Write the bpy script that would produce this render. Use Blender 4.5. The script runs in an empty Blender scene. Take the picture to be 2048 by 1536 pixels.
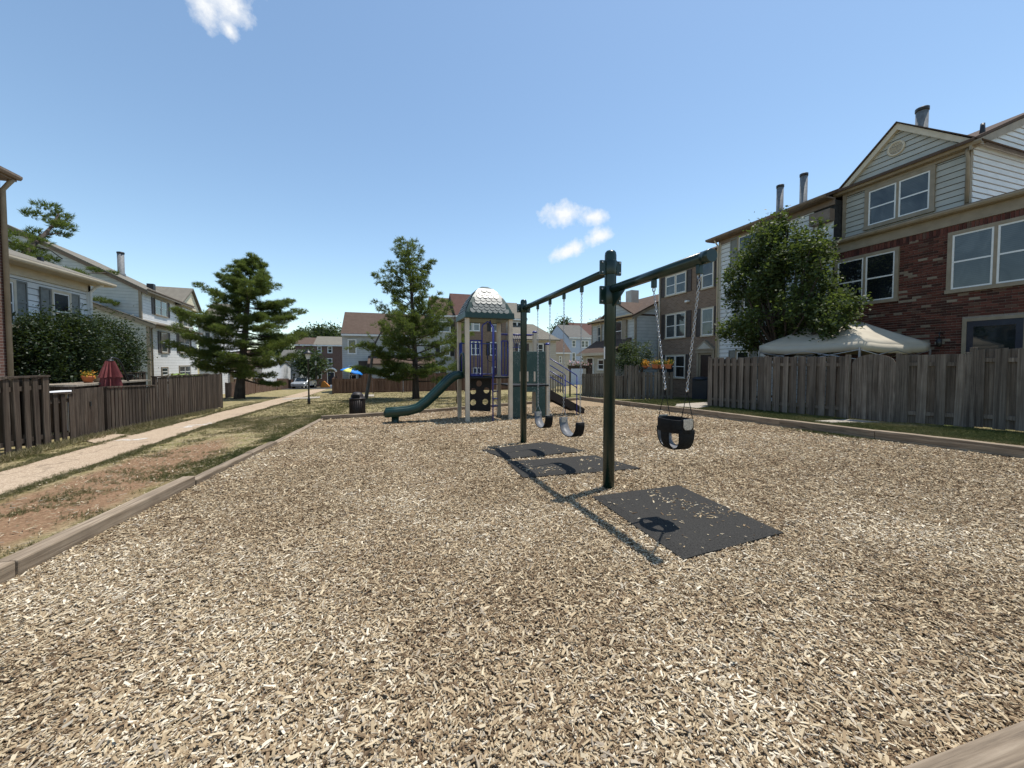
import bpy, math, random
import numpy as np
from mathutils import Vector, Matrix
random.seed(7)
RNG = np.random.default_rng(11)
PI = math.pi; R = math.radians
scene = bpy.context.scene
col = scene.collection

# ------------------------------------------------------------------ camera
F_PX, CX = 769.0, 1024.0
YAW, PIT, HOR = R(17.6), R(2.0), 726.0
CY = HOR + F_PX * math.tan(PIT)
H, S = 1.4, 0.035                       # eye height, ground fall per metre of Y
cam = bpy.data.cameras.new('camera'); cam_o = bpy.data.objects.new('camera', cam); col.objects.link(cam_o)
cam.sensor_fit = 'HORIZONTAL'; cam.sensor_width = 36.0; cam.lens = 36.0 * F_PX / 2048.0
cam.shift_y = (CY - 768.0) / 2048.0
cam.clip_start = 0.05; cam.clip_end = 4000
cam_o.location = (0, 0, H); cam_o.rotation_euler = (PI / 2 - PIT, 0, -YAW)
scene.camera = cam_o

# ------------------------------------------------------------------ light
SUN = Vector((0.767, 0.27, 2.75)).normalized()
EL, AZ = math.asin(SUN.z), math.atan2(SUN.x, SUN.y)
sl = bpy.data.lights.new('sun', 'SUN'); sl.energy = 4.6; sl.angle = R(0.53); sl.color = (1.0, 0.955, 0.88)
so = bpy.data.objects.new('sun', sl); col.objects.link(so); so.rotation_euler = (-SUN).to_track_quat('-Z', 'Y').to_euler(); so.location = (10, 5, 30)
scene.view_settings.view_transform = 'Standard'; scene.view_settings.look = 'None'
scene.view_settings.exposure = 0.28; scene.view_settings.gamma = 1.0
scene.view_settings.use_curve_mapping = False
scene.cycles.max_bounces = 4; scene.cycles.transparent_max_bounces = 6

# pixel of the photograph -> point in the place (used to read off positions on known planes)
_sy, _cy, _sp, _cp = math.sin(YAW), math.cos(YAW), math.sin(PIT), math.cos(PIT)
_fw = Vector((_sy * _cp, _cy * _cp, -_sp)); _rt = Vector((_cy, -_sy, 0)); _up = Vector((_sy * _sp, _cy * _sp, _cp))
def ray(u, v): return _fw + _rt * ((u - CX) / F_PX) + _up * ((CY - v) / F_PX)
def G(u, v, off=0.0):
    d = ray(u, v); t = (off - H) / (d.z + S * d.y); return Vector((d.x * t, d.y * t, H + d.z * t))
def PX(u, v, X): d = ray(u, v); t = X / d.x; return Vector((X, d.y * t, H + d.z * t))
def PY(u, v, Y): d = ray(u, v); t = Y / d.y; return Vector((d.x * t, Y, H + d.z * t))
def ZAT(u, v, p):
    d = ray(u, v); t = (p[0] * d.x + p[1] * d.y) / (d.x ** 2 + d.y ** 2); return H + d.z * t
def PV(u, v, P, Q):                      # on the vertical plane through P and Q
    n = Vector((Q[1] - P[1], P[0] - Q[0], 0)); d = ray(u, v); o = Vector((0, 0, H))
    t = (Vector((P[0], P[1], 0)) - o).dot(n) / d.dot(n); return o + d * t
def gz(x, y): return -S * max(-40.0, min(y, 95.0))
def on(x, y, off=0.0): return Vector((x, y, gz(x, y) + off))

# ------------------------------------------------------------------ sky
world = bpy.data.worlds.new('World'); scene.world = world; world.use_nodes = True
wn, wl = world.node_tree.nodes, world.node_tree.links
wn.clear()
w_out = wn.new('ShaderNodeOutputWorld'); w_bg = wn.new('ShaderNodeBackground'); wl.new(w_bg.outputs[0], w_out.inputs[0])
sky = wn.new('ShaderNodeTexSky'); sky.sky_type = 'NISHITA'; sky.sun_disc = False
sky.sun_elevation = EL; sky.sun_rotation = AZ; sky.altitude = 80; sky.air_density = 1.0; sky.dust_density = 0.25; sky.ozone_density = 0.75
SKY_STRENGTH = 0.15
w_bg.inputs[1].default_value = SKY_STRENGTH
tc = wn.new('ShaderNodeTexCoord')
def wmath(op, a, b=None, c=None):
    n = wn.new('ShaderNodeMath'); n.operation = op
    for i, x in enumerate((a, b, c)):
        if x is None: continue
        if hasattr(x, 'node'): wl.new(x, n.inputs[i])
        else: n.inputs[i].default_value = x
    return n.outputs[0]
def wvm(op, a, b=None):
    n = wn.new('ShaderNodeVectorMath'); n.operation = op
    for i, x in enumerate((a, b)):
        if x is None: continue
        if hasattr(x, 'node'): wl.new(x, n.inputs[i])
        else: n.inputs[i].default_value = x
    return n
dv = tc.outputs['Generated']
def puff(u, v, wx, wy, tilt=0.0, amp=1.0):            # soft ellipse in a direction of the sky; the noise below tears its edge
    c = ray(u, v).normalized(); rt = Vector((c.y, -c.x, 0)).normalized(); up = rt.cross(c).normalized()
    a = rt * math.cos(tilt) + up * math.sin(tilt); b = up * math.cos(tilt) - rt * math.sin(tilt)
    n = wn.new('ShaderNodeMapping'); wl.new(dv, n.inputs[0]); n.vector_type = 'TEXTURE'
    n.inputs['Location'].default_value = c; n.inputs['Rotation'].default_value = Matrix((a, b, -c)).transposed().to_euler(); n.inputs['Scale'].default_value = (wx, wy, .5)
    ln = wvm('LENGTH', n.outputs[0]).outputs['Value']
    return wmath('SUBTRACT', amp, ln)
cur_m = None
for args in ((1130, 428, .062, .036, .0, 1.12), (1182, 436, .050, .024, -.1, 1.05), (1138, 500, .062, .026, .28, 1.1), (1196, 474, .048, .030, .3, 1.1), (440, 6, .075, .050, .4), (458, 58, .040, .026, -.8, .9),
             (1270, 592, .040, .018, .2, .9), (2500, 250, .16, .07, .2), (-900, 300, .14, .06, -.2)):
    p_ = puff(*args); cur_m = p_ if cur_m is None else wmath('MAXIMUM', cur_m, p_)
nz = wn.new('ShaderNodeTexNoise'); nz.inputs['Scale'].default_value = 27.0; nz.inputs['Detail'].default_value = 5; nz.inputs['Roughness'].default_value = .62; wl.new(dv, nz.inputs['Vector'])
mk = wmath('MULTIPLY', wmath('ADD', wmath('SUBTRACT', cur_m, .22), wmath('MULTIPLY', wmath('SUBTRACT', nz.outputs[0], .5), 1.55)), 1.5); mk.node.use_clamp = True
inside = wmath('MULTIPLY', wmath('ADD', cur_m, .25), 5.0); inside.node.use_clamp = True
mx = wn.new('ShaderNodeMix'); mx.data_type = 'RGBA'; wl.new(wmath('MULTIPLY', mk, inside), mx.inputs['Factor']); wl.new(wvm('MULTIPLY', sky.outputs[0], (1.03, 1.075, 1.02)).outputs[0], mx.inputs['A'])
mx.inputs['B'].default_value = (0.80 / SKY_STRENGTH, 0.82 / SKY_STRENGTH, 0.84 / SKY_STRENGTH, 1)
cur = mx.outputs['Result']
wl.new(cur, w_bg.inputs[0])
world.cycles.sampling_method = 'MANUAL'; world.cycles.sample_map_resolution = 256

# ------------------------------------------------------------------ mesh helpers
class MB:
    def __init__(s): s.v = []; s.f = []; s.m = []; s.s = []
    def add(s, vs, fs, mi=0, sm=False):
        o = len(s.v); s.v += [tuple(v) for v in vs]
        for f in fs: s.f.append([o + i for i in f]); s.m.append(mi); s.s.append(sm)
        return s
    def box(s, x0, x1, y0, y1, z0, z1, mi=0):
        return s.add([(x0,y0,z0),(x1,y0,z0),(x1,y1,z0),(x0,y1,z0),(x0,y0,z1),(x1,y0,z1),(x1,y1,z1),(x0,y1,z1)],
                     [(3,2,1,0),(4,5,6,7),(0,1,5,4),(1,2,6,5),(2,3,7,6),(3,0,4,7)], mi)
    def bar(s, a, b, w, h, mi=0, up=(0,0,1)):        # box from a to b, w across, h high
        a, b = Vector(a), Vector(b); d = (b - a).normalized(); x = d.cross(Vector(up))
        x = x.normalized() if x.length > 1e-5 else Vector((1,0,0)); z = x.cross(d)
        x *= w / 2; z *= h / 2
        return s.add([a-x-z, a+x-z, a+x+z, a-x+z, b-x-z, b+x-z, b+x+z, b-x+z],
                     [(0,1,2,3),(7,6,5,4),(4,5,1,0),(5,6,2,1),(6,7,3,2),(7,4,0,3)], mi)
    def prism(s, poly, off, mi=0):                   # planar polygon swept by a vector
        n = len(poly); off = Vector(off); vs = [Vector(p) for p in poly]; vs += [p + off for p in vs]
        return s.add(vs, [tuple(range(n)), tuple(range(2*n-1, n-1, -1))] + [(i+n, (i+1) % n + n, (i+1) % n, i) for i in range(n)], mi)
    def tube(s, pts, r, n=10, mi=0, cap=True, sm=True, closed=False):
        pts = [Vector(p) for p in pts]; k = len(pts); rs = r if isinstance(r, (list, tuple)) else [r] * k
        vs = []; prev = None
        for i, p in enumerate(pts):
            if closed: d = pts[(i+1) % k] - pts[i-1]
            else: d = pts[min(i+1, k-1)] - pts[max(i-1, 0)]
            d.normalize()
            if prev is None:
                x = d.cross(Vector((0,0,1)));  x = x if x.length > .05 else d.cross(Vector((1,0,0)))
            else: x = prev - d * prev.dot(d)
            x.normalize(); prev = x; y = d.cross(x)
            for j in range(n):
                a = 2 * PI * j / n; vs.append(p + (x * math.cos(a) + y * math.sin(a)) * rs[i])
        fs = []
        for i in range(k if closed else k - 1):
            for j in range(n):
                a, b = i * n, ((i + 1) % k) * n; fs.append((a + j, a + (j+1) % n, b + (j+1) % n, b + j))
        s.add(vs, fs, mi, sm)
        if cap and not closed:
            o = len(s.v) - len(vs)
            s.f.append([o + j for j in range(n-1, -1, -1)]); s.f.append([o + (k-1)*n + j for j in range(n)])
            s.m += [mi, mi]; s.s += [False, False]
        return s
    def lathe(s, prof, c=(0,0,0), n=20, mi=0, sm=True, squash=1.0):
        vs = []; fs = []
        for r_, z in prof:
            for j in range(n):
                a = 2*PI*j/n; vs.append((c[0] + r_*math.cos(a), c[1] + r_*math.sin(a)*squash, c[2] + z))
        for i in range(len(prof)-1):
            for j in range(n): fs.append((i*n+j, i*n+(j+1) % n, (i+1)*n+(j+1) % n, (i+1)*n+j))
        s.add(vs, fs, mi, sm)
        o = len(s.v) - len(vs); k = len(prof)
        s.f.append([o+j for j in range(n-1,-1,-1)]); s.f.append([o+(k-1)*n+j for j in range(n)]); s.m += [mi, mi]; s.s += [False, False]
        return s
    def mesh(s, name, mats):
        me = bpy.data.meshes.new(name); me.from_pydata(s.v, [], s.f)
        if not isinstance(mats, (list, tuple)): mats = [mats]
        for m in mats: me.materials.append(M[m] if isinstance(m, str) else m)
        me.polygons.foreach_set('material_index', s.m); me.polygons.foreach_set('use_smooth', s.s); me.update()
        return me
    def build(s, name, mats, parent=None, loc=None, rz=None, bev=0.0):
        return link(name, s.mesh(name, mats), parent, loc, rz, bev)
def link(name, me, parent=None, loc=None, rz=None, bev=0.0):
    o = bpy.data.objects.new(name, me); col.objects.link(o)
    if parent: o.parent = parent
    if loc is not None: o.location = loc
    if rz is not None: o.rotation_euler = (0, 0, rz)
    if bev:
        b = o.modifiers.new('bevel', 'BEVEL'); b.width = bev; b.segments = 2; b.limit_method = 'ANGLE'; b.angle_limit = R(40)
    return o
def tag(o, label, cat, group=None):
    o['label'] = label; o['category'] = cat
    if group: o['group'] = group
    return o
def thing(name, label, cat, loc=(0,0,0), rz=0.0, group=None):
    o = bpy.data.objects.new(name, None); col.objects.link(o); o.location = loc; o.rotation_euler = (0,0,rz); o.empty_display_size = .2
    return tag(o, label, cat, group)
def struct(o): o['kind'] = 'structure'; return o
def copy_tree(o, parent=None):
    c = o.copy(); col.objects.link(c); c.parent = parent
    for ch in list(o.children): copy_tree(ch, c)
    return c

# ------------------------------------------------------------------ materials
M = {}
class NT:
    def __init__(s, name):
        m = bpy.data.materials.new(name); m.use_nodes = True; s.m = m; s.t = m.node_tree; s.n = s.t.nodes; s.l = s.t.links
        s.b = s.n['Principled BSDF']; s.out = s.n['Material Output']; M[name] = m
    def new(s, ty, **kw):
        n = s.n.new(ty)
        for k, v in kw.items(): setattr(n, k, v)
        return n
    def set(s, inp, v):
        if hasattr(v, 'node'): s.l.new(v, inp)
        else: inp.default_value = v
    def math(s, op, a, b=None, clamp=False):
        n = s.new('ShaderNodeMath', operation=op, use_clamp=clamp); s.set(n.inputs[0], a)
        if b is not None: s.set(n.inputs[1], b)
        return n.outputs[0]
    def obj(s, rnd=True):
        c = s.new('ShaderNodeTexCoord').outputs['Object']
        if not rnd: return c
        oi = s.new('ShaderNodeObjectInfo'); sc = s.new('ShaderNodeVectorMath', operation='ADD'); s.l.new(c, sc.inputs[0])
        s.l.new(s.math('MULTIPLY', oi.outputs['Random'], 57.0), sc.inputs[1]); return sc.outputs[0]
    def map(s, vec, scale):
        n = s.new('ShaderNodeMapping'); s.l.new(vec, n.inputs[0]); n.inputs['Scale'].default_value = scale; return n.outputs[0]
    def noise(s, vec, scale, detail=4, rough=.55, dist=0.0):
        n = s.new('ShaderNodeTexNoise'); s.l.new(vec, n.inputs['Vector']); n.inputs['Scale'].default_value = scale; n.inputs['Detail'].default_value = detail
        n.inputs['Roughness'].default_value = rough; n.inputs['Distortion'].default_value = dist; return n.outputs[0]
    def ramp(s, fac, stops):
        n = s.new('ShaderNodeValToRGB'); s.l.new(fac, n.inputs[0]); e = n.color_ramp.elements
        while len(e) < len(stops): e.new(.5)
        for el, (p, c) in zip(e, stops): el.position = p; el.color = (*c, 1) if len(c) == 3 else c
        return n.outputs[0]
    def mix(s, fac, a, b, mode='MIX'):
        n = s.new('ShaderNodeMix', data_type='RGBA', blend_type=mode); s.set(n.inputs['Factor'], fac)
        for k, v in (('A', a), ('B', b)):
            if hasattr(v, 'node'): s.l.new(v, n.inputs[k])
            else: n.inputs[k].default_value = (*v, 1)
        return n.outputs['Result']
    def vary(s, colr, amt):                          # each object a little lighter or darker than its fellows
        oi = s.new('ShaderNodeObjectInfo'); f = s.math('ADD', s.math('MULTIPLY', oi.outputs['Random'], 2 * amt), 1 - amt)
        v = s.new('ShaderNodeVectorMath', operation='SCALE'); s.l.new(colr, v.inputs[0]); s.l.new(f, v.inputs['Scale']); return v.outputs[0]
    def bump(s, h, strength=.3, dist=.01):
        n = s.new('ShaderNodeBump'); n.inputs['Strength'].default_value = strength; n.inputs['Distance'].default_value = dist; s.l.new(h, n.inputs['Height']); s.l.new(n.outputs[0], s.b.inputs['Normal'])
    def fin(s, colr, rough=.6, spec=.5, metal=0.0):
        s.set(s.b.inputs['Base Color'], colr if hasattr(colr, 'node') else (*colr, 1)); s.set(s.b.inputs['Roughness'], rough)
        s.b.inputs['Specular IOR Level'].default_value = spec; s.b.inputs['Metallic'].default_value = metal; return s.m

def m_speck(name, c1, c2, scale=8, rough=.6, spec=.4, metal=0., var=0., bump=0., detail=5, lo=.35, hi=.65):
    t = NT(name); v = t.obj(); n = t.noise(v, scale, detail); c = t.ramp(n, [(lo, c1), (hi, c2)])
    if var: c = t.vary(c, var)
    if bump: t.bump(n, bump)
    return t.fin(c, rough, spec, metal)
def m_wood(name, dark, mid, light, axis=2, fine=55, var=.22, rough=.85, bump=.35, stain=None):
    t = NT(name); v = t.obj()
    sc = [fine, fine, fine]; sc[axis] = fine * .035
    g = t.noise(t.map(v, sc), 1.0, 6, .6, .6); sc2 = [14, 14, 14]; sc2[axis] = .5
    g2 = t.noise(t.map(v, sc2), 1.0, 4, .55, .9)
    f = t.math('ADD', t.math('MULTIPLY', g, .6), t.math('MULTIPLY', g2, .4))
    c = t.ramp(f, [(.34, dark), (.48, mid), (.62, light)])
    b = t.noise(v, 2.3, 5, .6)
    c = t.mix(t.math('MULTIPLY', t.ramp(b, [(.4, (0,0,0)), (.7, (1,1,1))]), .55), c, stain or dark)
    t.bump(f, bump, .006); return t.fin(t.vary(c, var), rough, .25)

m_wood('fence_dark', (.016,.011,.008), (.055,.040,.029), (.125,.098,.074), 2, 50, .30, stain=(.04,.025,.016))
m_wood('fence_grey', (.045,.035,.027), (.145,.119,.096), (.235,.20,.163), 2, 50, .26, stain=(.065,.05,.038))
m_wood('fence_brown', (.06,.034,.024), (.15,.088,.062), (.24,.16,.12), 2, 40, .22, stain=(.10,.055,.035))
m_wood('fence_tan', (.12,.10,.08), (.26,.22,.17), (.36,.31,.25), 2, 40, .18)
m_wood('timber', (.075,.055,.04), (.235,.18,.125), (.37,.295,.215), 0, 42, .14, bump=1.0, stain=(.14,.105,.075))
m_wood('bark', (.022,.017,.014), (.06,.047,.038), (.12,.095,.08), 2, 22, .1, bump=1.0)
m_wood('bark_grey', (.06,.052,.045), (.13,.115,.10), (.20,.18,.16), 2, 22, .1, bump=.8)
m_speck('green_metal', (.003,.017,.013), (.0045,.024,.018), 5, .28, .5)
m_speck('green_plastic', (.005,.028,.022), (.008,.040,.031), 3, .38, .5)
m_speck('dark_deck', (.006,.006,.006), (.016,.014,.013), 30, .7, .3)
m_speck('brown_metal', (.014,.009,.008), (.026,.017,.014), 30, .55, .4)
m_speck('blue_metal', (.014,.021,.16), (.020,.029,.21), 4, .3, .5)
m_speck('beige_post', (.52,.435,.335), (.62,.525,.41), 3, .5, .4)
m_speck('galvanised', (.30,.30,.31), (.55,.55,.56), 60, .38, .5, .8)
m_speck('rubber', (.006,.006,.006), (.012,.012,.012), 40, .7, .2)
m_speck('rubber_sunlit', (.10,.10,.105), (.17,.17,.175), 20, .5, .4)  # paler rubber for inner seat faces, the sun's gloss painted in
m_speck('rubber_mat', (.022,.021,.020), (.060,.057,.052), 120, .95, .08, bump=.4)
m_speck('cream_panel', (.50,.42,.33), (.58,.49,.39), 6, .5)
m_speck('shade_backing', (.03,.03,.03), (.05,.05,.05), 8, .9, .1)  # near-black wall behind the boards, paints the shade under each lap
m_speck('siding_white', (.60,.61,.60), (.68,.685,.675), 2.5, .55, .4, var=.025)
m_speck('siding_grey', (.47,.49,.47), (.54,.555,.54), 2.5, .6, .4, var=.03)
m_speck('siding_sage', (.37,.365,.32), (.43,.425,.38), 2.5, .6, .4, var=.03)
m_speck('siding_cream', (.66,.59,.42), (.72,.65,.48), 2.5, .6, .4, var=.03)
m_speck('siding_beige', (.46,.42,.36), (.53,.49,.42), 2.5, .6, .4, var=.03)
m_speck('siding_blue', (.37,.42,.50), (.42,.47,.55), 2.5, .6, .4, var=.03)
m_speck('trim_tan', (.245,.20,.14), (.31,.255,.185), 4, .6, .4)
m_speck('trim_cream', (.52,.45,.34), (.58,.51,.40), 4, .6, .4)
m_speck('trim_white', (.72,.72,.70), (.80,.80,.78), 6, .5, .4)
m_speck('trim_brown', (.17,.125,.095), (.22,.165,.125), 6, .6, .4)
m_speck('shutter_grey', (.16,.165,.155), (.21,.215,.20), 8, .6, .4, var=.06)
m_speck('shutter_dark', (.045,.035,.032), (.07,.055,.05), 8, .6, .4, var=.06)
m_speck('shutter_black', (.016,.017,.018), (.03,.03,.031), 8, .6, .4)
m_speck('mortar', (.26,.22,.19), (.34,.295,.255), 25, .9, .2, bump=.2)
m_speck('door_navy', (.010,.014,.028), (.016,.021,.038), 8, .35, .5)
m_speck('door_dark', (.028,.014,.011), (.045,.024,.019), 8, .45, .5)
m_speck('flue', (.13,.135,.14), (.20,.205,.21), 9, .65, .3, .1)
m_speck('black_iron', (.010,.010,.011), (.02,.02,.021), 20, .45, .5)
m_speck('canvas', (.44,.39,.31), (.51,.46,.37), 1.5, .75, .2, bump=.12)
m_speck('umbrella_red', (.20,.055,.055), (.27,.085,.082), 3, .8, .2)
m_speck('umbrella_blue', (.015,.19,.62), (.02,.24,.72), 2, .6, .3)
m_speck('umbrella_yellow', (.62,.66,.12), (.70,.74,.18), 2, .6, .3)
m_speck('terracotta', (.42,.13,.055), (.52,.18,.08), 6, .8, .2)
m_speck('concrete', (.28,.245,.20), (.40,.355,.295), 14, .9, .2, bump=.15)
m_speck('asphalt', (.045,.045,.046), (.065,.065,.066), 30, .9, .2)
m_speck('white_plastic', (.68,.69,.70), (.75,.76,.77), 4, .4, .5)
m_speck('car_silver', (.40,.42,.44), (.45,.47,.49), 4, .25, .6, .4)
m_speck('curtain', (.30,.30,.29), (.42,.42,.40), 5, .9, .1)
m_speck('lamp_glass', (.45,.46,.46), (.58,.59,.58), 5, .2, .5)
m_speck('orange_toy', (.65,.22,.03), (.72,.28,.04), 5, .5, .4)
m_speck('navy_bin', (.008,.011,.018), (.013,.017,.026), 12, .45, .4)
t = NT('chalk'); n_ = t.noise(t.obj(), 5.5, 6, .7); t.fin((.66,.62,.56), .95, .1); tr_ = t.new('ShaderNodeBsdfTransparent'); mx_ = t.new('ShaderNodeMixShader'); t.l.new(t.ramp(n_, [(.46, (0,0,0)), (.60, (.85,.85,.85))]), mx_.inputs[0]); t.l.new(tr_.outputs[0], mx_.inputs[1]); t.l.new(t.b.outputs[0], mx_.inputs[2]); t.l.new(mx_.outputs[0], t.out.inputs[0])
def m_glass(name, c1, c2, rough=.04):
    t = NT(name); n = t.noise(t.obj(), .9, 3); t.fin(t.ramp(n, [(.35, c1), (.65, c2)]), rough, .75); return t.m
m_glass('glass_dark', (.006,.008,.010), (.016,.021,.024))
def m_blind(name, c1, c2, rough=.05):                 # pane with faint slats of a lowered blind; uneven tone paints in reflections
    t = NT(name); v = t.obj(); sx = t.new('ShaderNodeSeparateXYZ'); t.l.new(v, sx.inputs[0]); fr = t.math('FRACT', t.math('MULTIPLY', sx.outputs[2], 19.0)); n = t.noise(t.map(v, (1.1, 1.1, .7)), 1.3, 4, .6, .8)
    c = t.ramp(n, [(.32, c1), (.62, c2)]); c = t.mix(t.math('MULTIPLY', t.math('LESS_THAN', fr, .25), .45), c, c1); return t.fin(t.vary(c, .25), rough, .7)
m_blind('glass_blind', (.016,.022,.026), (.075,.088,.090))
m_glass('glass_pale', (.12,.14,.15), (.18,.20,.21), .08)
def m_roof(name, c1, c2, row=.14):
    t = NT(name); v = t.obj(False); br = t.new('ShaderNodeTexBrick'); t.l.new(v, br.inputs['Vector']); br.inputs['Scale'].default_value = 1.0
    br.inputs['Brick Width'].default_value = .30; br.inputs['Row Height'].default_value = row; br.inputs['Mortar Size'].default_value = .008
    br.inputs['Color1'].default_value = (*c1, 1); br.inputs['Color2'].default_value = (*c2, 1); br.inputs['Mortar'].default_value = (*[x * .45 for x in c1], 1)
    n = t.noise(v, 40, 3); c = t.mix(.35, br.outputs[0], t.ramp(n, [(.3, [x*.6 for x in c1]), (.7, [min(1, x*1.4) for x in c2])]))
    big = t.noise(v, .7, 4); c = t.mix(t.math('MULTIPLY', big, .45), c, tuple(x * .7 for x in c1)); t.bump(br.outputs['Fac'], -.4, .01); return t.fin(c, .92, .15)
m_roof('roof_brown', (.090,.062,.047), (.128,.090,.070)); m_roof('roof_red', (.088,.047,.039), (.12,.066,.055)); m_roof('roof_grey', (.12,.115,.105), (.17,.16,.145)); m_roof('roof_taupe', (.16,.145,.12), (.22,.20,.165))
def m_brickwall(name, c1, c2, mo):
    t = NT(name); v = t.obj(False); sx = t.new('ShaderNodeSeparateXYZ'); t.l.new(v, sx.inputs[0]); cb = t.new('ShaderNodeCombineXYZ')
    t.l.new(t.math('ADD', sx.outputs[0], sx.outputs[1]), cb.inputs[0]); t.l.new(sx.outputs[2], cb.inputs[1])
    br = t.new('ShaderNodeTexBrick'); t.l.new(cb.outputs[0], br.inputs['Vector']); br.inputs['Scale'].default_value = 1.0
    br.inputs['Brick Width'].default_value = .22; br.inputs['Row Height'].default_value = .076; br.inputs['Mortar Size'].default_value = .011
    br.inputs['Color1'].default_value = (*c1, 1); br.inputs['Color2'].default_value = (*c2, 1); br.inputs['Mortar'].default_value = (*mo, 1); br.inputs['Bias'].default_value = -.1
    n = t.noise(v, 3.0, 5); c = t.mix(t.math('MULTIPLY', n, .5), br.outputs[0], tuple(x * .62 for x in c1)); t.bump(br.outputs['Fac'], -.5, .008); return t.fin(c, .9, .2)
m_brickwall('brick_tan', (.20,.125,.085), (.30,.20,.14), (.28,.245,.20)); m_brickwall('brick_far', (.13,.065,.05), (.18,.09,.07), (.24,.20,.17)); m_brickwall('brick_buff', (.38,.27,.17), (.46,.33,.22), (.42,.36,.28))
def m_tint(name, stops, rough=.8, spec=.2, inst=False, attr='tint', sheen=None, trans=0.0):
    t = NT(name); a = t.new('ShaderNodeAttribute', attribute_name=attr, attribute_type='INSTANCER' if inst else 'GEOMETRY')
    c = t.ramp(a.outputs['Fac'], stops); t.fin(c, rough, spec)
    if trans:
        tr = t.new('ShaderNodeBsdfTranslucent'); t.l.new(t.mix(.5, c, (.22,.30,.04), 'MIX'), tr.inputs[0]); mx = t.new('ShaderNodeMixShader'); mx.inputs[0].default_value = trans
        t.l.new(t.b.outputs[0], mx.inputs[1]); t.l.new(tr.outputs[0], mx.inputs[2]); t.l.new(mx.outputs[0], t.out.inputs[0])
    return t.m
m_tint('brick_red', [(0, (.050,.023,.019)), (.35, (.108,.037,.028)), (.7, (.145,.056,.041)), (.86, (.105,.070,.052)), (.93, (.22,.17,.125)), (1, (.28,.235,.18))], .9)
m_tint('chip', [(0, (.050,.032,.020)), (.2, (.142,.095,.058)), (.42, (.275,.198,.120)), (.65, (.41,.317,.200)), (.84, (.55,.455,.312)), (.93, (.30,.248,.190)), (1, (.68,.595,.455))], .9, .06, True)
m_tint('grass_blade', [(0, (.065,.085,.022)), (.35, (.12,.125,.038)), (.55, (.20,.175,.070)), (.75, (.31,.255,.13)), (1, (.42,.35,.215))], .7, .3, True, trans=.25)
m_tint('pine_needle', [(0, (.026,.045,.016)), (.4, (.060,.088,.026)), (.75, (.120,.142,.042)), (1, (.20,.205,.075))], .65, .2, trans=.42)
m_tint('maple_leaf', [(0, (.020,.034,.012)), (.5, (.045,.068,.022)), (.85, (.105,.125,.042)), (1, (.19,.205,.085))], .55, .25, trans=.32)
m_tint('holly_leaf', [(0, (.010,.020,.008)), (.6, (.022,.040,.013)), (1, (.045,.066,.024))], .5, .25, trans=.14)
m_tint('far_leaf', [(0, (.018,.034,.014)), (.6, (.036,.058,.022)), (1, (.07,.095,.035))], .6, .3, trans=.2)
m_tint('flower', [(0, (.09,.13,.03)), (.55, (.16,.20,.04)), (.6, (.62,.20,.02)), (.8, (.72,.42,.05)), (1, (.75,.65,.20))], .7, .3, trans=.2)
m_tint('flower_pink', [(0, (.07,.10,.03)), (.4, (.12,.13,.05)), (.45, (.55,.18,.24)), (.75, (.62,.40,.42)), (1, (.75,.70,.68))], .7, .3, trans=.2)
# playground floor under the loose chips, dry lawn, exposed-aggregate path
t = NT('chip_bed'); v = t.obj(False); a = t.noise(t.map(v, (1,1,1)), 95, 4, .7); b = t.noise(v, 28, 5, .65); c_ = t.noise(v, .55, 4)
f = t.math('ADD', t.math('MULTIPLY', a, .6), t.math('MULTIPLY', b, .4))
cc = t.ramp(f, [(.33, (.07,.045,.028)), (.44, (.185,.128,.077)), (.53, (.315,.235,.143)), (.66, (.46,.37,.24))])
cc = t.mix(t.math('MULTIPLY', t.ramp(c_, [(.45, (0,0,0)), (.68, (1,1,1))]), .35), cc, (.26,.15,.09)); t.bump(f, .9, .02); t.fin(cc, .9, .2)
t = NT('lawn'); v = t.obj(False); n1 = t.noise(v, .62, 6, .62); n2 = t.noise(v, 26, 5, .7); n3 = t.noise(v, 2.6, 5, .65)
straw = t.ramp(n2, [(.3, (.16,.125,.065)), (.5, (.30,.24,.135)), (.7, (.42,.35,.215))]); green = t.ramp(n2, [(.3, (.09,.085,.032)), (.55, (.19,.17,.07)), (.75, (.28,.245,.12))])
dirt = t.ramp(n2, [(.3, (.135,.078,.045)), (.55, (.245,.152,.090)), (.75, (.33,.235,.152))])
cc = t.mix(t.ramp(n3, [(.42, (0,0,0)), (.60, (1,1,1))]), straw, green)
sx = t.new('ShaderNodeSeparateXYZ'); t.l.new(v, sx.inputs[0])
strip = t.math('SUBTRACT', 1.0, t.math('DIVIDE', t.math('ABSOLUTE', t.math('ADD', sx.outputs[0], 3.75)), 1.15), True)      # worn, trodden strip beside the path
near = t.math('SUBTRACT', 1.0, t.math('DIVIDE', t.math('MAXIMUM', t.math('SUBTRACT', sx.outputs[1], 8.5), 0.0), 3.5), True)
df = t.ramp(t.math('ADD', t.math('MULTIPLY', t.math('MULTIPLY', strip, near), .55), t.math('MULTIPLY', n1, .42)), [(.36, (0,0,0)), (.50, (1,1,1))])
cc = t.mix(df, cc, dirt); t.bump(n2, .7, .03); t.fin(cc, .95, .1)
t = NT('lawn_green'); v = t.obj(False); n2 = t.noise(v, 30, 5, .7); n3 = t.noise(v, 1.2, 5, .65)
cc = t.mix(t.ramp(n3, [(.40, (0,0,0)), (.62, (1,1,1))]), t.ramp(n2, [(.3, (.055,.07,.02)), (.6, (.12,.145,.045)), (.8, (.20,.20,.08))]), t.ramp(n2, [(.3, (.14,.11,.05)), (.7, (.36,.29,.16))])); t.bump(n2, .7, .03); t.fin(cc, .95, .1)
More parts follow.
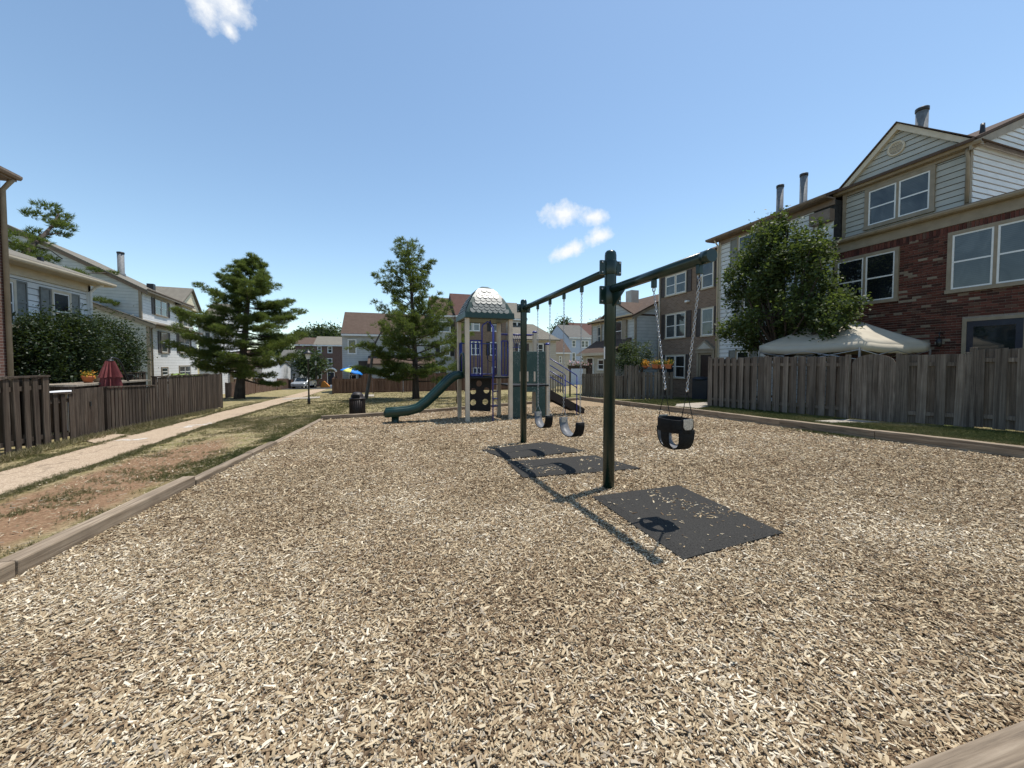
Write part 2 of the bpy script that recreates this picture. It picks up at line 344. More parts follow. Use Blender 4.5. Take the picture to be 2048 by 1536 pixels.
t = NT('aggregate'); v = t.obj(False); vo = t.new('ShaderNodeTexVoronoi'); t.l.new(v, vo.inputs['Vector']); vo.inputs['Scale'].default_value = 75
n2 = t.noise(v, 1.1, 5); cc = t.ramp(t.math('MULTIPLY', vo.outputs['Color'], 1.0), [(.15, (.26,.19,.13)), (.5, (.41,.315,.22)), (.85, (.54,.435,.32))])
cr = t.new('ShaderNodeTexVoronoi', feature='DISTANCE_TO_EDGE'); wv = t.new('ShaderNodeVectorMath', operation='ADD'); t.l.new(v, wv.inputs[0]); nw = t.new('ShaderNodeTexNoise'); t.l.new(v, nw.inputs['Vector']); nw.inputs['Scale'].default_value = 1.6; t.l.new(nw.outputs['Color'], wv.inputs[1]); t.l.new(wv.outputs[0], cr.inputs['Vector']); cr.inputs['Scale'].default_value = .33
cc = t.mix(t.math('MULTIPLY', n2, .45), cc, (.28,.20,.135)); cc = t.mix(t.math('MULTIPLY', t.math('LESS_THAN', cr.outputs[0], .008), .35), cc, (.10,.075,.05)); t.bump(vo.outputs['Distance'], .5, .006); t.fin(cc, .9, .2)

# ------------------------------------------------------------------ the ground
def sheet(name, poly, off, mat):
    mb = MB(); mb.add([(x, y, (gz(x, y) + (off(x, y) if callable(off) else off))) for x, y in poly], [tuple(range(len(poly)))])
    return struct(mb.build(name, mat))
mb = MB(); ys = [-3000, -40, 0, 30, 60, 95, 3000]
for y in ys: mb.v += [(-3000, y, gz(0, y) - .02), (3000, y, gz(0, y) - .02)]
for i in range(len(ys) - 1): mb.f.append([2*i, 2*i+1, 2*i+3, 2*i+2]); mb.m.append(0); mb.s.append(False)
struct(mb.build('ground', 'lawn'))

BED = [(-2.66, -1.6), (-2.60, 3.58), (-2.44, 6.05), (-2.30, 9.26), (-2.15, 14.01), (-.19, 14.54), (2.3, 15.56), (10.2, 19.4), (10.05, 14.5), (9.80, 9.52), (9.55, 5.27), (9.50, 1.2), (9.5, -1.6)]
BACKZ = .004
sheet('wood_chip_bed', BED, .0, 'chip_bed')
def ro(x, y): return .17 - .14 * max(0.0, min(1.0, (y - 12) / 8.0))
kx = lambda y: np.interp(y, [-2, 5.27, 9.52, 14.5, 19.4, 26], [9.62, 9.67, 9.92, 10.17, 10.32, 10.6])
yy = [-2, 2, 5.27, 8, 9.52, 12, 14.5, 17, 20, 26]
mb = MB(); nx = [0, 3, 8, 30]
for y in yy:
    for dx in nx: x = float(kx(y)) + dx; mb.v.append((x, y, gz(x, y) + ro(x, y)))
for i in range(len(yy) - 1):
    for j in range(3): a = i*4+j; mb.f.append([a, a+1, a+5, a+4]); mb.m.append(0); mb.s.append(True)
struct(mb.build('raised_lawn', 'lawn_green'))
# footpath on the left with a spur to the gate, and a cross path
LP = [(-5.10, 3.0), (-5.72, 7.94), (-6.13, 11.3), (-6.87, 19.68), (-7.46, 30.9), (-8.9, 52)]
RP = [(-7.4, 52), (-6.02, 30.85), (-5.26, 13.27), (-4.72, 8.3), (-4.59, 6.36), (-4.2, 3.0)]
sheet('footpath', LP + RP, .006, 'aggregate')
sheet('gate_spur_path', [(-6.0, 10.6), (-6.85, 11.55), (-6.95, 12.6), (-6.2, 12.2)], .002, 'aggregate')
sheet('cross_path', [tuple(G(*p).xy) for p in ((560, 800), (640, 796), (640, 793), (575, 796))], .012, 'concrete')
sheet('centre_gate_slab', [tuple(G(*p).xy) for p in ((722, 789), (748, 789), (748, 793), (716, 793))], .012, 'concrete')
sheet('lawn_path_to_gate', [(10.35, 10.9), (10.3, 12.0), (11.4, 13.2), (13.6, 13.6), (13.6, 12.6)], lambda x, y: ro(x, y) + .004, 'concrete')
sheet('gate_step', [(10.2, 6.55), (10.2, 7.0), (11.45, 6.85), (11.5, 5.95)], lambda x, y: ro(x, y) + .004, 'concrete')
sheet('street', [(-40, 54), (60, 54), (60, 64), (-40, 64)], .01, 'asphalt')
for cx_, cy_, a_, b_ in ((-5.75, 11.15, .42, .26), (-5.75, 13.6, .28, .5), (-5.45, 14.2, .22, .45)):       # rubbed chalk drawings
    pts = []
    for k in range(14):
        a = 2*PI*k/14; r_ = .55 + .6 * random.random(); pts.append((cx_ + a_*r_*math.cos(a), cy_ + b_*r_*math.sin(a)))
    tag(sheet('chalk_mark', pts, .010, 'chalk'), 'rubbed white chalk patch on the tan footpath, ' + ('nearest the fence gate' if cy_ < 12 else 'farther and on the fence side' if cx_ < -5.6 else 'farther and on the lawn side'), 'chalk mark')['kind'] = 'thing'

# ------------------------------------------------------------------ timbers round the playground
def timber_run(label, pts, w=.14, h=.15, zoff=0.0, seglen=2.44, name='timber_edging', mat='timber', extra=None):
    root = thing(name, label, 'edging', on(*pts[0]))
    base = Vector(root.location)
    for a, b in zip(pts[:-1], pts[1:]):
        A, B = Vector(a), Vector(b); L = (B - A).length; n = max(1, round(L / seglen)); d = (B - A) / n
        for k in range(n):
            p, q = A + d * k, A + d * (k + 1); P, Q = on(p.x, p.y, zoff + random.uniform(-.008, .008)), on(q.x, q.y, zoff + random.uniform(-.008, .008))
            add_timber(root, P - base, Q - base, w, h)
    return root
def add_timber(root, P, Q, w, h):
    L = (Q - P).length - .006; dx = (Q - P).normalized(); m = MB(); K = 9
    rr = [(random.uniform(-.004, .004), random.uniform(-.004, .004)) for _ in range(K)]
    for i in range(K):
        x = L * i / (K - 1)
        for (y, z) in ((-w/2, 0), (w/2, 0), (w/2, h), (-w/2, h)): m.v.append((x, y + rr[i][0], z + (rr[i][1] if z else 0)))
    for i in range(K - 1):
        for j in range(4): a = i*4+j; b = i*4+(j+1) % 4; m.f.append([a, b, b+4, a+4]); m.m.append(0); m.s.append(False)
    m.f += [[3,2,1,0], [(K-1)*4+j for j in range(4)]]; m.m += [0,0]; m.s += [False]*2
    o = m.build('timber', 'timber', root, P, None, .012); o.rotation_euler = dx.to_track_quat('X', 'Z').to_euler(); return o
timber_run('long weathered timber kerb along the raised right lawn', [(9.57, -1.2), (9.62, 5.27), (9.87, 9.52), (10.12, 14.5), (10.27, 19.5)], .17, .21, -.02)
left = timber_run('weathered timber edging along the left side beside worn grass', [(-2.72, -1.5), (-2.66, 1.15)], .145, .13, .0)
o_ = Vector(left.location)
add_timber(left, on(-2.70, 1.2, .005) - o_, on(-2.615, 3.62, .005) - o_, .145, .125); add_timber(left, on(-2.612, 3.63, .0) - o_, on(-2.53, 6.05, .005) - o_, .145, .125)
add_timber(left, on(-2.52, 6.06, -.05) - o_, on(-2.44, 7.95, -.05) - o_, .135, .12); add_timber(left, on(-2.44, 7.96, -.05) - o_, on(-2.37, 9.26, -.055) - o_, .135, .12)
add_timber(left, on(-2.37, 9.28, -.10) - o_, on(-2.29, 11.6, -.10) - o_, .14, .13); add_timber(left, on(-2.29, 11.62, -.10) - o_, on(-2.2, 14.0, -.09) - o_, .14, .13)
timber_run('low timber edging across the far end behind the slide', [(-2.2, 14.08), (-.19, 14.62), (2.3, 15.64), (10.1, 19.55)], .15, .13, .0)
A = G(1846, 1545, .1); B = G(2075, 1452, .1); d = (B - A).normalized()
timber_run('grained timber with a nail at the bottom right corner', [(A.x - d.x * 1.9 + .05, A.y - d.y * 1.9 - .08), (A.x + d.x * 3.6 + .05, A.y + d.y * 3.6 - .08)], .19, .16, -.04, seglen=6)

# ------------------------------------------------------------------ loose stuff laid by geometry nodes
def scatter(name, P, rot, scl, tint, proto, mat, label):
    n = len(P); me = bpy.data.meshes.new(name); me.vertices.add(n); me.vertices.foreach_set('co', np.asarray(P, np.float32).ravel())
    for an, ty, arr in (('rot', 'FLOAT_VECTOR', rot), ('scl', 'FLOAT_VECTOR', scl), ('tint', 'FLOAT', tint)):
        at = me.attributes.new(an, ty, 'POINT'); at.data.foreach_set('vector' if ty != 'FLOAT' else 'value', np.asarray(arr, np.float32).ravel())
    at = me.attributes.new('pick', 'INT', 'POINT'); at.data.foreach_set('value', RNG.integers(0, 4, n).astype(np.int32))
    o = bpy.data.objects.new(name, me); col.objects.link(o); me.materials.append(M[mat]); o['kind'] = 'stuff'; o['label'] = label
    g = bpy.data.node_groups.new(name + '_nodes', 'GeometryNodeTree'); g.interface.new_socket('Geometry', in_out='INPUT', socket_type='NodeSocketGeometry'); g.interface.new_socket('Geometry', in_out='OUTPUT', socket_type='NodeSocketGeometry')
    N, L = g.nodes, g.links; gi = N.new('NodeGroupInput'); go = N.new('NodeGroupOutput'); ins = N.new('GeometryNodeInstanceOnPoints')
    def attr(nm, ty):
        a = N.new('GeometryNodeInputNamedAttribute'); a.data_type = ty; a.inputs[0].default_value = nm; return a.outputs[0]
    jn = N.new('GeometryNodeJoinGeometry')
    for k in range(4):
        gm = proto(g, k); sm = N.new('GeometryNodeSetMaterial'); L.new(gm, sm.inputs[0]); sm.inputs['Material'].default_value = M[mat]
        gti = N.new('GeometryNodeGeometryToInstance'); L.new(sm.outputs[0], gti.inputs[0]); L.new(gti.outputs[0], jn.inputs[0])
    L.new(gi.outputs[0], ins.inputs['Points']); L.new(jn.outputs[0], ins.inputs['Instance']); ins.inputs['Pick Instance'].default_value = True
    L.new(attr('pick', 'INT'), ins.inputs['Instance Index']); L.new(attr('scl', 'FLOAT_VECTOR'), ins.inputs['Scale'])
    er = N.new('FunctionNodeEulerToRotation'); L.new(attr('rot', 'FLOAT_VECTOR'), er.inputs[0]); L.new(er.outputs[0], ins.inputs['Rotation'])
    L.new(ins.outputs[0], go.inputs[0]); md = o.modifiers.new('scatter', 'NODES'); md.node_group = g
    return o
def chip_proto(g, k):
    N, L = g.nodes, g.links; c = N.new('GeometryNodeMeshCube'); c.inputs['Size'].default_value = (1, 1, 1); c.inputs['Vertices X'].default_value = 3
    sp = N.new('GeometryNodeSetPosition'); L.new(c.outputs[0], sp.inputs[0]); pos = N.new('GeometryNodeInputPosition')
    ad = N.new('ShaderNodeVectorMath'); ad.operation = 'ADD'; L.new(pos.outputs[0], ad.inputs[0]); ad.inputs[1].default_value = (k * 7.3, k * 3.1, k * 5.7)
    nz = N.new('ShaderNodeTexNoise'); nz.inputs['Scale'].default_value = 1.7; L.new(ad.outputs[0], nz.inputs['Vector'])
    sb = N.new('ShaderNodeVectorMath'); sb.operation = 'SUBTRACT'; L.new(nz.outputs['Color'], sb.inputs[0]); sb.inputs[1].default_value = (.5, .5, .5)
    sc = N.new('ShaderNodeVectorMath'); sc.operation = 'MULTIPLY'; L.new(sb.outputs[0], sc.inputs[0]); sc.inputs[1].default_value = (.9, 1.7, 1.6); L.new(sc.outputs[0], sp.inputs['Offset'])
    return sp.outputs[0]
def tuft_proto(g, k):
    N, L = g.nodes, g.links; jn = N.new('GeometryNodeJoinGeometry'); rr = random.Random(k)
    for i in range(7):
        c = N.new('GeometryNodeMeshCone'); c.inputs['Vertices'].default_value = 3; c.inputs['Radius Bottom'].default_value = .045; c.inputs['Depth'].default_value = rr.uniform(.6, 1.15); c.inputs['Side Segments'].default_value = 1
        tr = N.new('GeometryNodeTransform'); L.new(c.outputs[0], tr.inputs[0]); a = rr.uniform(0, 6.28); rd = rr.uniform(.05, .42)
        tr.inputs['Translation'].default_value = (rd*math.cos(a), rd*math.sin(a), -.05); tr.inputs['Rotation'].default_value = (rr.uniform(-.9, .9), rr.uniform(-.9, .9), 0)
        L.new(tr.outputs[0], jn.inputs[0])
    return jn.outputs[0]
def in_poly(px, py, poly):
    c = np.zeros(len(px), bool); n = len(poly)
    for i in range(n):
        x1, y1 = poly[i]; x2, y2 = poly[i-1]
        t_ = ((y1 > py) != (y2 > py)) & (px < (x2 - x1) * (py - y1) / (y2 - y1 + 1e-12) + x1); c ^= t_
    return c
def wedge(d0, d1, dens, spread=1.42):
    area = spread * (d1*d1 - d0*d0); n = int(area * dens); d_ = np.sqrt(RNG.uniform(d0*d0, d1*d1, n)); l_ = RNG.uniform(-spread, spread, n) * d_
    return l_ * _cy + d_ * _sy, -l_ * _sy + d_ * _cy, d_
MATS = [[(1.62, 6.98), (3.05, 7.32), (3.38, 6.22), (1.83, 6.05)], [(1.78, 5.86), (3.34, 5.78), (3.50, 4.78), (1.70, 4.86)], [(2.17, 3.84), (3.40, 3.88), (3.22, 2.41), (2.07, 2.30)]]
def vnoise(x, y, s, seed=0):                       # cheap smooth value noise
    r_ = np.random.default_rng(seed); g_ = r_.random((64, 64)); xs = (x / s) % 63; ys_ = (y / s) % 63; i = xs.astype(int); j = ys_.astype(int); fx, fy = xs - i, ys_ - j
    fx = fx*fx*(3-2*fx); fy = fy*fy*(3-2*fy); i2, j2 = (i+1) % 64, (j+1) % 64
    return (g_[i, j]*(1-fx)+g_[i2, j]*fx)*(1-fy) + (g_[i, j2]*(1-fx)+g_[i2, j2]*fx)*fy
def lay_chips():
    Ps, Rs, Ss, Ts = [], [], [], []
    for d0, d1, dens, k in ((.6, 2.2, 11500, .66), (2.2, 3.2, 9600, .67), (3.2, 4.5, 6000, .75), (4.5, 6, 3400, .87), (6, 8, 1700, 1.05), (8, 11, 800, 1.25), (11, 17, 300, 1.55)):
        x, y, d_ = wedge(d0, d1, dens, 1.75 if d1 < 3.3 else 1.5); ok = in_poly(x, y, [(px + (.0 if px < 0 else -.02), py) for px, py in BED])
        for i_, mt in enumerate(MATS):
            inside = in_poly(x, y, mt); c_m = np.mean(np.array(mt), 0); far_ = np.clip(((x - c_m[0]) / .75 * .8 + (y - c_m[1]) / .8 * .25), 0, 1.2); keep = RNG.random(len(x)) < (.010 + .09 * (vnoise(x, y, .32, 5 + i_) > .74) + .55 * np.clip(far_ - .62, 0, 1) * (vnoise(x, y, .22, 15 + i_) > .42)); ok &= ~inside | keep
        x, y = x[ok], y[ok]; n = len(x); on_mat = np.zeros(n)
        for mt in MATS: on_mat[in_poly(x, y, mt)] = .048
        big = RNG.random(n) ** 6
        Ls = (.009 + .028 * RNG.random(n) ** 1.2 + .058 * big) * k; W = (.0035 + .0065 * RNG.random(n) + .010 * big) * k; T = (.0024 + .0034 * RNG.random(n)) * k
        z = -S * y + .002 + .016 * RNG.random(n) ** 1.3 * (on_mat == 0) + on_mat
        Ps.append(np.c_[x, y, z]); tl = np.where(on_mat > 0, .06, .27); Rs.append(np.c_[RNG.normal(0, tl, n) * 1.3, RNG.normal(0, tl, n), RNG.uniform(0, 6.283, n)]); Ss.append(np.c_[Ls, W, T])
        patch = vnoise(x, y, 1.1, 3) * .26 + vnoise(x, y, .35, 4) * .14
        Ts.append(np.clip(RNG.beta(1.45, 1.2, n) * .94 + .05 + .24 - patch, 0, 1))
    n = 2600; x = RNG.uniform(-4.6, -2.75, n); y = RNG.uniform(3.2, 13.5, n)                # bits kicked out on to the worn strip
    Ps.append(np.c_[x, y, -S*y + .004]); Rs.append(np.c_[RNG.normal(0, .15, n), RNG.normal(0, .15, n), RNG.uniform(0, 6.283, n)]); Ss.append(np.c_[RNG.uniform(.012, .06, n), RNG.uniform(.003, .009, n), RNG.uniform(.002, .004, n)]); Ts.append(RNG.uniform(.35, 1, n))
    return scatter('wood_chips', np.concatenate(Ps), np.concatenate(Rs), np.concatenate(Ss), np.concatenate(Ts), chip_proto, 'chip', 'loose pale wood chips covering the playground floor')
lay_chips()
def lay_grass():
    Ps, Ss, Ts, Rs = [], [], [], []
    def put(x, y, z, h, tint):
        n = len(x); Ps.append(np.c_[x, y, z]); w = h * RNG.uniform(.8, 1.3, n); Ss.append(np.c_[w, w, h]); Rs.append(np.c_[RNG.normal(0, .15, n), RNG.normal(0, .15, n), RNG.uniform(0, 6.28, n)]); Ts.append(np.clip(tint, 0, 1))
    for (x0, x1, y0, y1, n) in ((-7.2, -2.45, 2.0, 9, 52000), (-7.6, -2.2, 9, 16, 42000), (-8, 9, 14.5, 26, 30000), (-8, 9, 26, 36, 9000)):
        x = RNG.uniform(x0, x1, n); y = RNG.uniform(y0, y1, n); ok = ~in_poly(x, y, LP + RP) & ~in_poly(x, y, [(a + (-.16 if a < 0 else 0), b) for a, b in BED])
        fl = np.interp(y, [2, 9.3, 10.8, 15.5, 20, 36], [-6.35, -6.6, -6.9, -7.3, -7.5, -9]); ok &= x > fl - .1
        ok &= ~in_poly(x, y, [(-6.0, 10.6), (-6.85, 11.55), (-6.95, 12.6), (-6.2, 12.2)])
        x, y = x[ok], y[ok]; g_ = vnoise(x, y, .62, 21) * .55 + vnoise(x, y, .2, 22) * .45
        edge = np.exp(-((x - np.interp(y, [3.6, 14], [-2.75, -2.3])) / .55) ** 2) * .30            # lusher against the timber
        lp = np.interp(y, [3, 6.36, 8.3, 13.27, 30], [-4.2, -4.59, -4.72, -5.26, -6.0]); edge += np.exp(-((x - lp - .05) / .16) ** 2) * .22
        worn = np.where((x < -2.9) & (x > lp + .15) & (y < 12), .20, 0.0); far = np.clip((y - 11) / 5, 0, 1) * .22
        lush = g_ + edge - worn + far; keep = RNG.random(len(x)) < np.clip((lush - .34) * 3.0, np.where(worn > 0, .035, .13), 1); x, y, lush = x[keep], y[keep], lush[keep]; n = len(x)
        dry = np.clip((y - 10) / 6, 0, 1) * .42
        put(x, y, -S*y - .015, RNG.uniform(.018, .05, n) * (1 + .9 * np.clip(lush - .55, 0, 1)) * np.where(y > 15, 1.35, 1), 1.12 - 1.0 * lush + dry + RNG.normal(0, .17, n))
    n = 60000; y = RNG.uniform(1.5, 17, n); x = np.interp(y, [-2, 5.27, 9.52, 14.5, 19.4], [9.72, 9.77, 10.02, 10.27, 10.42]) + RNG.uniform(0, 3.4, n) * np.where(y > 11.5, 1.6, .62)
    ok = ~in_poly(x, y, [(10.35, 10.9), (10.3, 12.0), (11.4, 13.2), (13.6, 13.6), (13.6, 12.6)]) & ~in_poly(x, y, [(10.2, 6.55), (10.2, 7.0), (11.45, 6.85), (11.5, 5.95)]); x, y = x[ok], y[ok]
    off = .17 - .14 * np.clip((y - 12) / 8, 0, 1); lu = vnoise(x, y, .8, 31); put(x, y, -S*y + off - .01, RNG.uniform(.03, .075, len(x)), .72 - .62 * lu + RNG.normal(0, .12, len(x)) - .25 * (y > 11.5))
    for side_, so_ in ((LP, -.07), ([(a, b) for a, b in RP[::-1]], .07)):                                           # ragged verge creeping over both path edges
        n = 6500; y = RNG.uniform(3.2, 26, n); x = np.interp(y, [p[1] for p in side_], [p[0] for p in side_]) + so_ + RNG.normal(0, .055, n) + (vnoise(y, y * 0, .5, 41) - .5) * .14; put(x, y, -S*y - .004, RNG.uniform(.02, .06, n), RNG.uniform(.15, 1, n))
    # weeds at the foot of the kerb and against the fences
    n = 900; y = RNG.normal(6.1, .42, n); x = 9.50 - np.abs(RNG.normal(0, .12, n)); put(x, y, -S*y, RNG.uniform(.03, .07, n), RNG.uniform(0, .3, n))
    n = 2600; y = RNG.uniform(8.5, 20, n); x = np.interp(y, [8.5, 10.8, 15.5, 20], [-6.5, -6.85, -7.27, -7.48]) + np.abs(RNG.normal(0, .08, n)); put(x, y, -S*y, RNG.uniform(.05, .16, n), RNG.uniform(.35, 1, n))
    return scatter('lawn_grass', np.concatenate(Ps), np.concatenate(Rs), np.concatenate(Ss), np.concatenate(Ts), tuft_proto, 'grass_blade', 'patchy dry and green grass round the playground')
lay_grass()

# ------------------------------------------------------------------ fences
BOARD = {}
def board_mesh(w, t_, mat, i):
    k = (w, t_, mat, i)
    if k not in BOARD:
        m = MB(); b = random.uniform(-.006, .006); c = random.uniform(.0, .012)
        m.add([(-w/2,-t_/2,0),(w/2,-t_/2,0),(w/2,t_/2,0),(-w/2,t_/2,0),(-w/2+b,-t_/2,1-c),(w/2+b,-t_/2,1),(w/2+b,t_/2,1),(-w/2+b,t_/2,1-c)], [(3,2,1,0),(4,5,6,7),(0,1,5,4),(1,2,6,5),(2,3,7,6),(3,0,4,7)])
        BOARD[k] = m.mesh('board', mat)
    return BOARD[k]
def fence(label, p, q, top0, top1, mat, w=.14, gap=.1, back=True, cap=False, side=1, posts=2.4, lift=.035, off=0.0, group=None, name='wooden_fence', rails=True, post_h=.03):
    """p->q base line; side=+1 puts the face boards to the right of p->q; tops are world heights"""
    P, Q = Vector((p[0], p[1], 0)), Vector((q[0], q[1], 0)); L = (Q - P).length; d = (Q - P) / L; n = Vector((d.y, -d.x, 0)) * side; rz = math.atan2(d.y, d.x)
    offf = off if callable(off) else (lambda x, y: off)
    root = thing(name, label, 'fence', (P.x, P.y, gz(P.x, P.y) + offf(P.x, P.y)), 0, group); O = Vector(root.location)
    top = lambda s: top0 + (top1 - top0) * s / L
    k = int((L) / (w + gap)); pitch = L / max(k, 1)
    def plank(s, dn, ww):
        b = P + d * s + n * dn; z0 = gz(b.x, b.y) + offf(b.x, b.y) + lift + random.uniform(-.012, .012); h = top(s) - z0 + random.uniform(-.012, .008)
        o = link('board', board_mesh(ww, .018, mat, random.randrange(4)), root, (b.x - O.x, b.y - O.y, z0 - O.z), rz + random.uniform(-.03, .03)); o.scale = (1, 1, h)
        o.rotation_euler.y = random.gauss(0, .006)
    for i in range(k):
        plank((i + .5) * pitch, .035, w)
        if back and i < k - 1: plank((i + 1) * pitch, -.035, w)
    if rails:
        for fr in (.16, .86):
            m = MB(); a = P + d * .0; b = Q
            za = gz(a.x, a.y) + offf(a.x, a.y); zb = gz(b.x, b.y) + offf(b.x, b.y)
            m.bar(Vector((a.x, a.y, za + (top0 - za) * fr)) - O, Vector((b.x, b.y, zb + (top1 - zb) * fr)) - O, .036, .085); m.build('rail', mat, root)
    np_ = max(1, round(L / posts)) if posts else 0
    for i in range(np_ + 1 if posts else 0):
        s = L * i / np_; b = P + d * min(max(s, .05), L - .05); z0 = gz(b.x, b.y) + offf(b.x, b.y)
        m = MB(); m.box(-.045, .045, -.045, .045, -.1, top(s) + post_h - z0); m.build('post', mat, root, (b.x - O.x, b.y - O.y, z0 - O.z), rz, .006)
    if cap:
        m = MB(); m.bar(Vector((P.x, P.y, top0 + .02)) - O, Vector((Q.x, Q.y, top1 + .02)) - O, .13, .036); m.build('cap_rail', mat, root)
    return root
def gate(label, p, q, top0, mat, arch=0.0, w=.14, off=0.0, lift=.04, name='wooden_gate', dn=.0):
    P, Q = Vector((p[0], p[1], 0)), Vector((q[0], q[1], 0)); L = (Q - P).length; d = (Q - P) / L; rz = math.atan2(d.y, d.x); n = Vector((d.y, -d.x, 0))
    offf = off if callable(off) else (lambda x, y: off); root = thing(name, label, 'gate', (P.x, P.y, gz(P.x, P.y) + offf(P.x, P.y))); O = Vector(root.location); k = max(3, round(L / w)); pw = L / k
    for i in range(k):
        s0, s1 = i * pw + .003, (i + 1) * pw - .003; b = P + n * dn; z0 = lift; up = lambda s: (top0 - O.z) + arch * math.sqrt(max(0, 1 - (2 * s / L - 1) ** 2))
        m = MB(); m.prism([(s0, -.01, z0), (s1, -.01, z0), (s1, -.01, up(s1)), ((s0+s1)/2, -.01, up((s0+s1)/2)), (s0, -.01, up(s0))], (0, .02, 0)); m.build('board', mat, root, (b.x - O.x, b.y - O.y, 0), rz)
    for fr in (.2, .8):
        m = MB(); z = (top0 - O.z) * fr; m.box(.03, L - .03, .012, .045, z - .045, z + .045); m.build('rail', mat, root, None, rz)
    m = MB(); m.box(L * .5, L * .5 + .05, -.03, -.012, (top0 - O.z) * .62, (top0 - O.z) * .62 + .12); m.build('latch', 'black_iron', root, None, rz)
    return root
rofx = lambda x, y: ro(x, y)
# right row
fence('grey shadowbox fence beneath the beige canopy', (11.45, 11.57), (11.42, 6.88), 1.60, 1.585, 'fence_grey', .15, .10, side=-1 * -1, off=rofx, posts=2.35)
gate('arched grey wooden gate beside the canopy', (11.44, 6.84), (11.55, 5.98), 1.36, 'fence_grey', .26, .11, rofx, dn=.03)
fence('short grey fence panel between the arched gate and the taller fence', (11.55, 6.0), (11.86, 4.86), 1.60, 1.60, 'fence_grey', .16, .11, off=rofx, posts=1.1)
fence('taller grey fence at the right edge under the brick house door', (11.86, 4.90), (12.05, 2.2), 1.70, 1.70, 'fence_grey', .17, .11, off=rofx, posts=1.8)
fence('dark side fence running back to the white clapboard house', (11.55, 11.63), (15.7, 11.63), 1.55, 1.55, 'fence_dark', .15, .10, off=rofx, posts=2.1)
pA, pB, pC, pD = G(1164, 795).xy, G(1211, 797).xy, G(1248, 800).xy, G(1346, 802).xy
fence('weathered fence panel behind the playground stairs', pA, pB, ZAT(1164, 748, (*pA, 0)), ZAT(1211, 746, (*pB, 0)), 'fence_grey', .14, .03, back=False, posts=1.6)
fence('low weathered fence hidden partly by the near swing post', pB + (pC - pB) * .05, pB + (pC - pB) * .97, ZAT(1232, 752, (*pB, 0)), ZAT(1247, 752, (*pC, 0)), 'fence_grey', .14, .04, back=False, posts=1.6)
pC2 = pC + (pD - pC) * .30
fence('tall weathered fence panel left of the flower pots', pC, pC2, ZAT(1250, 731, (*pC, 0)), ZAT(1274, 731, (*pC2, 0)), 'fence_grey', .15, .03, back=False, posts=.9)
fence('weathered fence panel under the orange flower pots', pC2, pD, ZAT(1276, 744, (*pC2, 0)), ZAT(1345, 744, (*pD, 0)), 'fence_grey', .14, .05, back=False, posts=1.6, post_h=.0)
fence('dark patio fence behind the navy bin', G(1352, 794).xy, G(1418, 786).xy, ZAT(1352, 731, G(1352, 794)), ZAT(1418, 731, G(1418, 786)), 'fence_dark', .15, .06, posts=2.2)
fence('pale tan picket fence seen through the stair rails', G(1099, 786).xy, G(1128, 786).xy, ZAT(1099, 749, G(1099, 786)), ZAT(1128, 749, G(1128, 786)), 'fence_tan', .12, .06, back=False, posts=1.4)
# left row
T = lambda u, v, p: ZAT(u, v, (p[0], p[1], 0))
a0, a1, b1, c0, d0, d1 = (-6.42, 7.4), (-6.93, 10.72), (-6.98, 11.48), (-7.06, 12.62), (-7.36, 15.45), (-7.55, 19.9)
fence('dark open-board fence with cap rail at the left edge', a0, a1, T(0, 758, (-6.63, 9.3)), T(85, 754, a1), 'fence_dark', .15, .12, back=False, cap=True, posts=1.75, side=1)
fence('low open-board fence section left of the plank gate', (-6.94, 10.78), b1, T(92, 790, a1), T(153, 786, b1), 'fence_dark', .13, .09, back=False, cap=True, posts=0)
gate('rust-stained dark plank gate in the left fence', b1, c0, T(185, 776, (-7.02, 12)), 'fence_dark', .0, .13)
fence('lower dark fence in front of the red umbrella', (-7.07, 12.68), d0, T(214, 776, c0), T(302, 772, d0), 'fence_dark', .135, .045, back=False, cap=True, posts=2.6)
fence('long tall dark fence running down the path', (-7.37, 15.5), d1, T(304, 755, d0), T(422, 749, d1), 'fence_dark', .135, .03, back=False, cap=True, posts=2.2)
fence('short dark fence return where the path fence ends', (-7.75, 20.35), (-7.9, 22.3), T(428, 748, (-7.75, 20.35)), T(450, 747, (-7.9, 22.3)), 'fence_dark', .14, .03, back=False, posts=1.9)
fence('dark divider fence between two left yards', (-7.0, 10.70), (-10.8, 10.85), 1.05, 1.05, 'fence_dark', .14, .06, posts=1.9)
fence('dark back-yard fence below the dark shrubs', (-10.3, 13.6), (-9.6, 19.6), T(100, 754, (-10.2, 14.2)), T(300, 745, (-9.6, 19.6)), 'fence_dark', .14, .07, back=False, cap=True, posts=2.0)
prev = None
for (u0, v0, u1, v1, t0_, t1_, lab) in ((452, 797, 470, 793, 766, 764, 'low brown fence panel left of the tall pine trunk'), (470, 793, 497, 789, 759, 758, 'brown fence panel directly behind the tall pine trunk'), (497, 789, 509, 787, 765, 764, 'narrow brown fence panel just right of the tall pine trunk'),
        (511, 786, 527, 784, 757, 757, 'tall brown fence panel second right of the tall pine trunk'), (527, 784, 553, 780, 764, 763, 'low brown fence panel midway between pine and parked car'), (555, 780, 577, 777, 757, 757, 'tall brown fence panel near the parked car'), (578, 777, 594, 774, 759, 758, 'last brown fence panel beside the parked car')):
    p, q = G(u0, v0), G(u1, v1); fence(lab, p.xy, q.xy, ZAT(u0, t0_, p), ZAT(u1, t1_, q), 'fence_brown', .16, .06, back=False, posts=3.0)
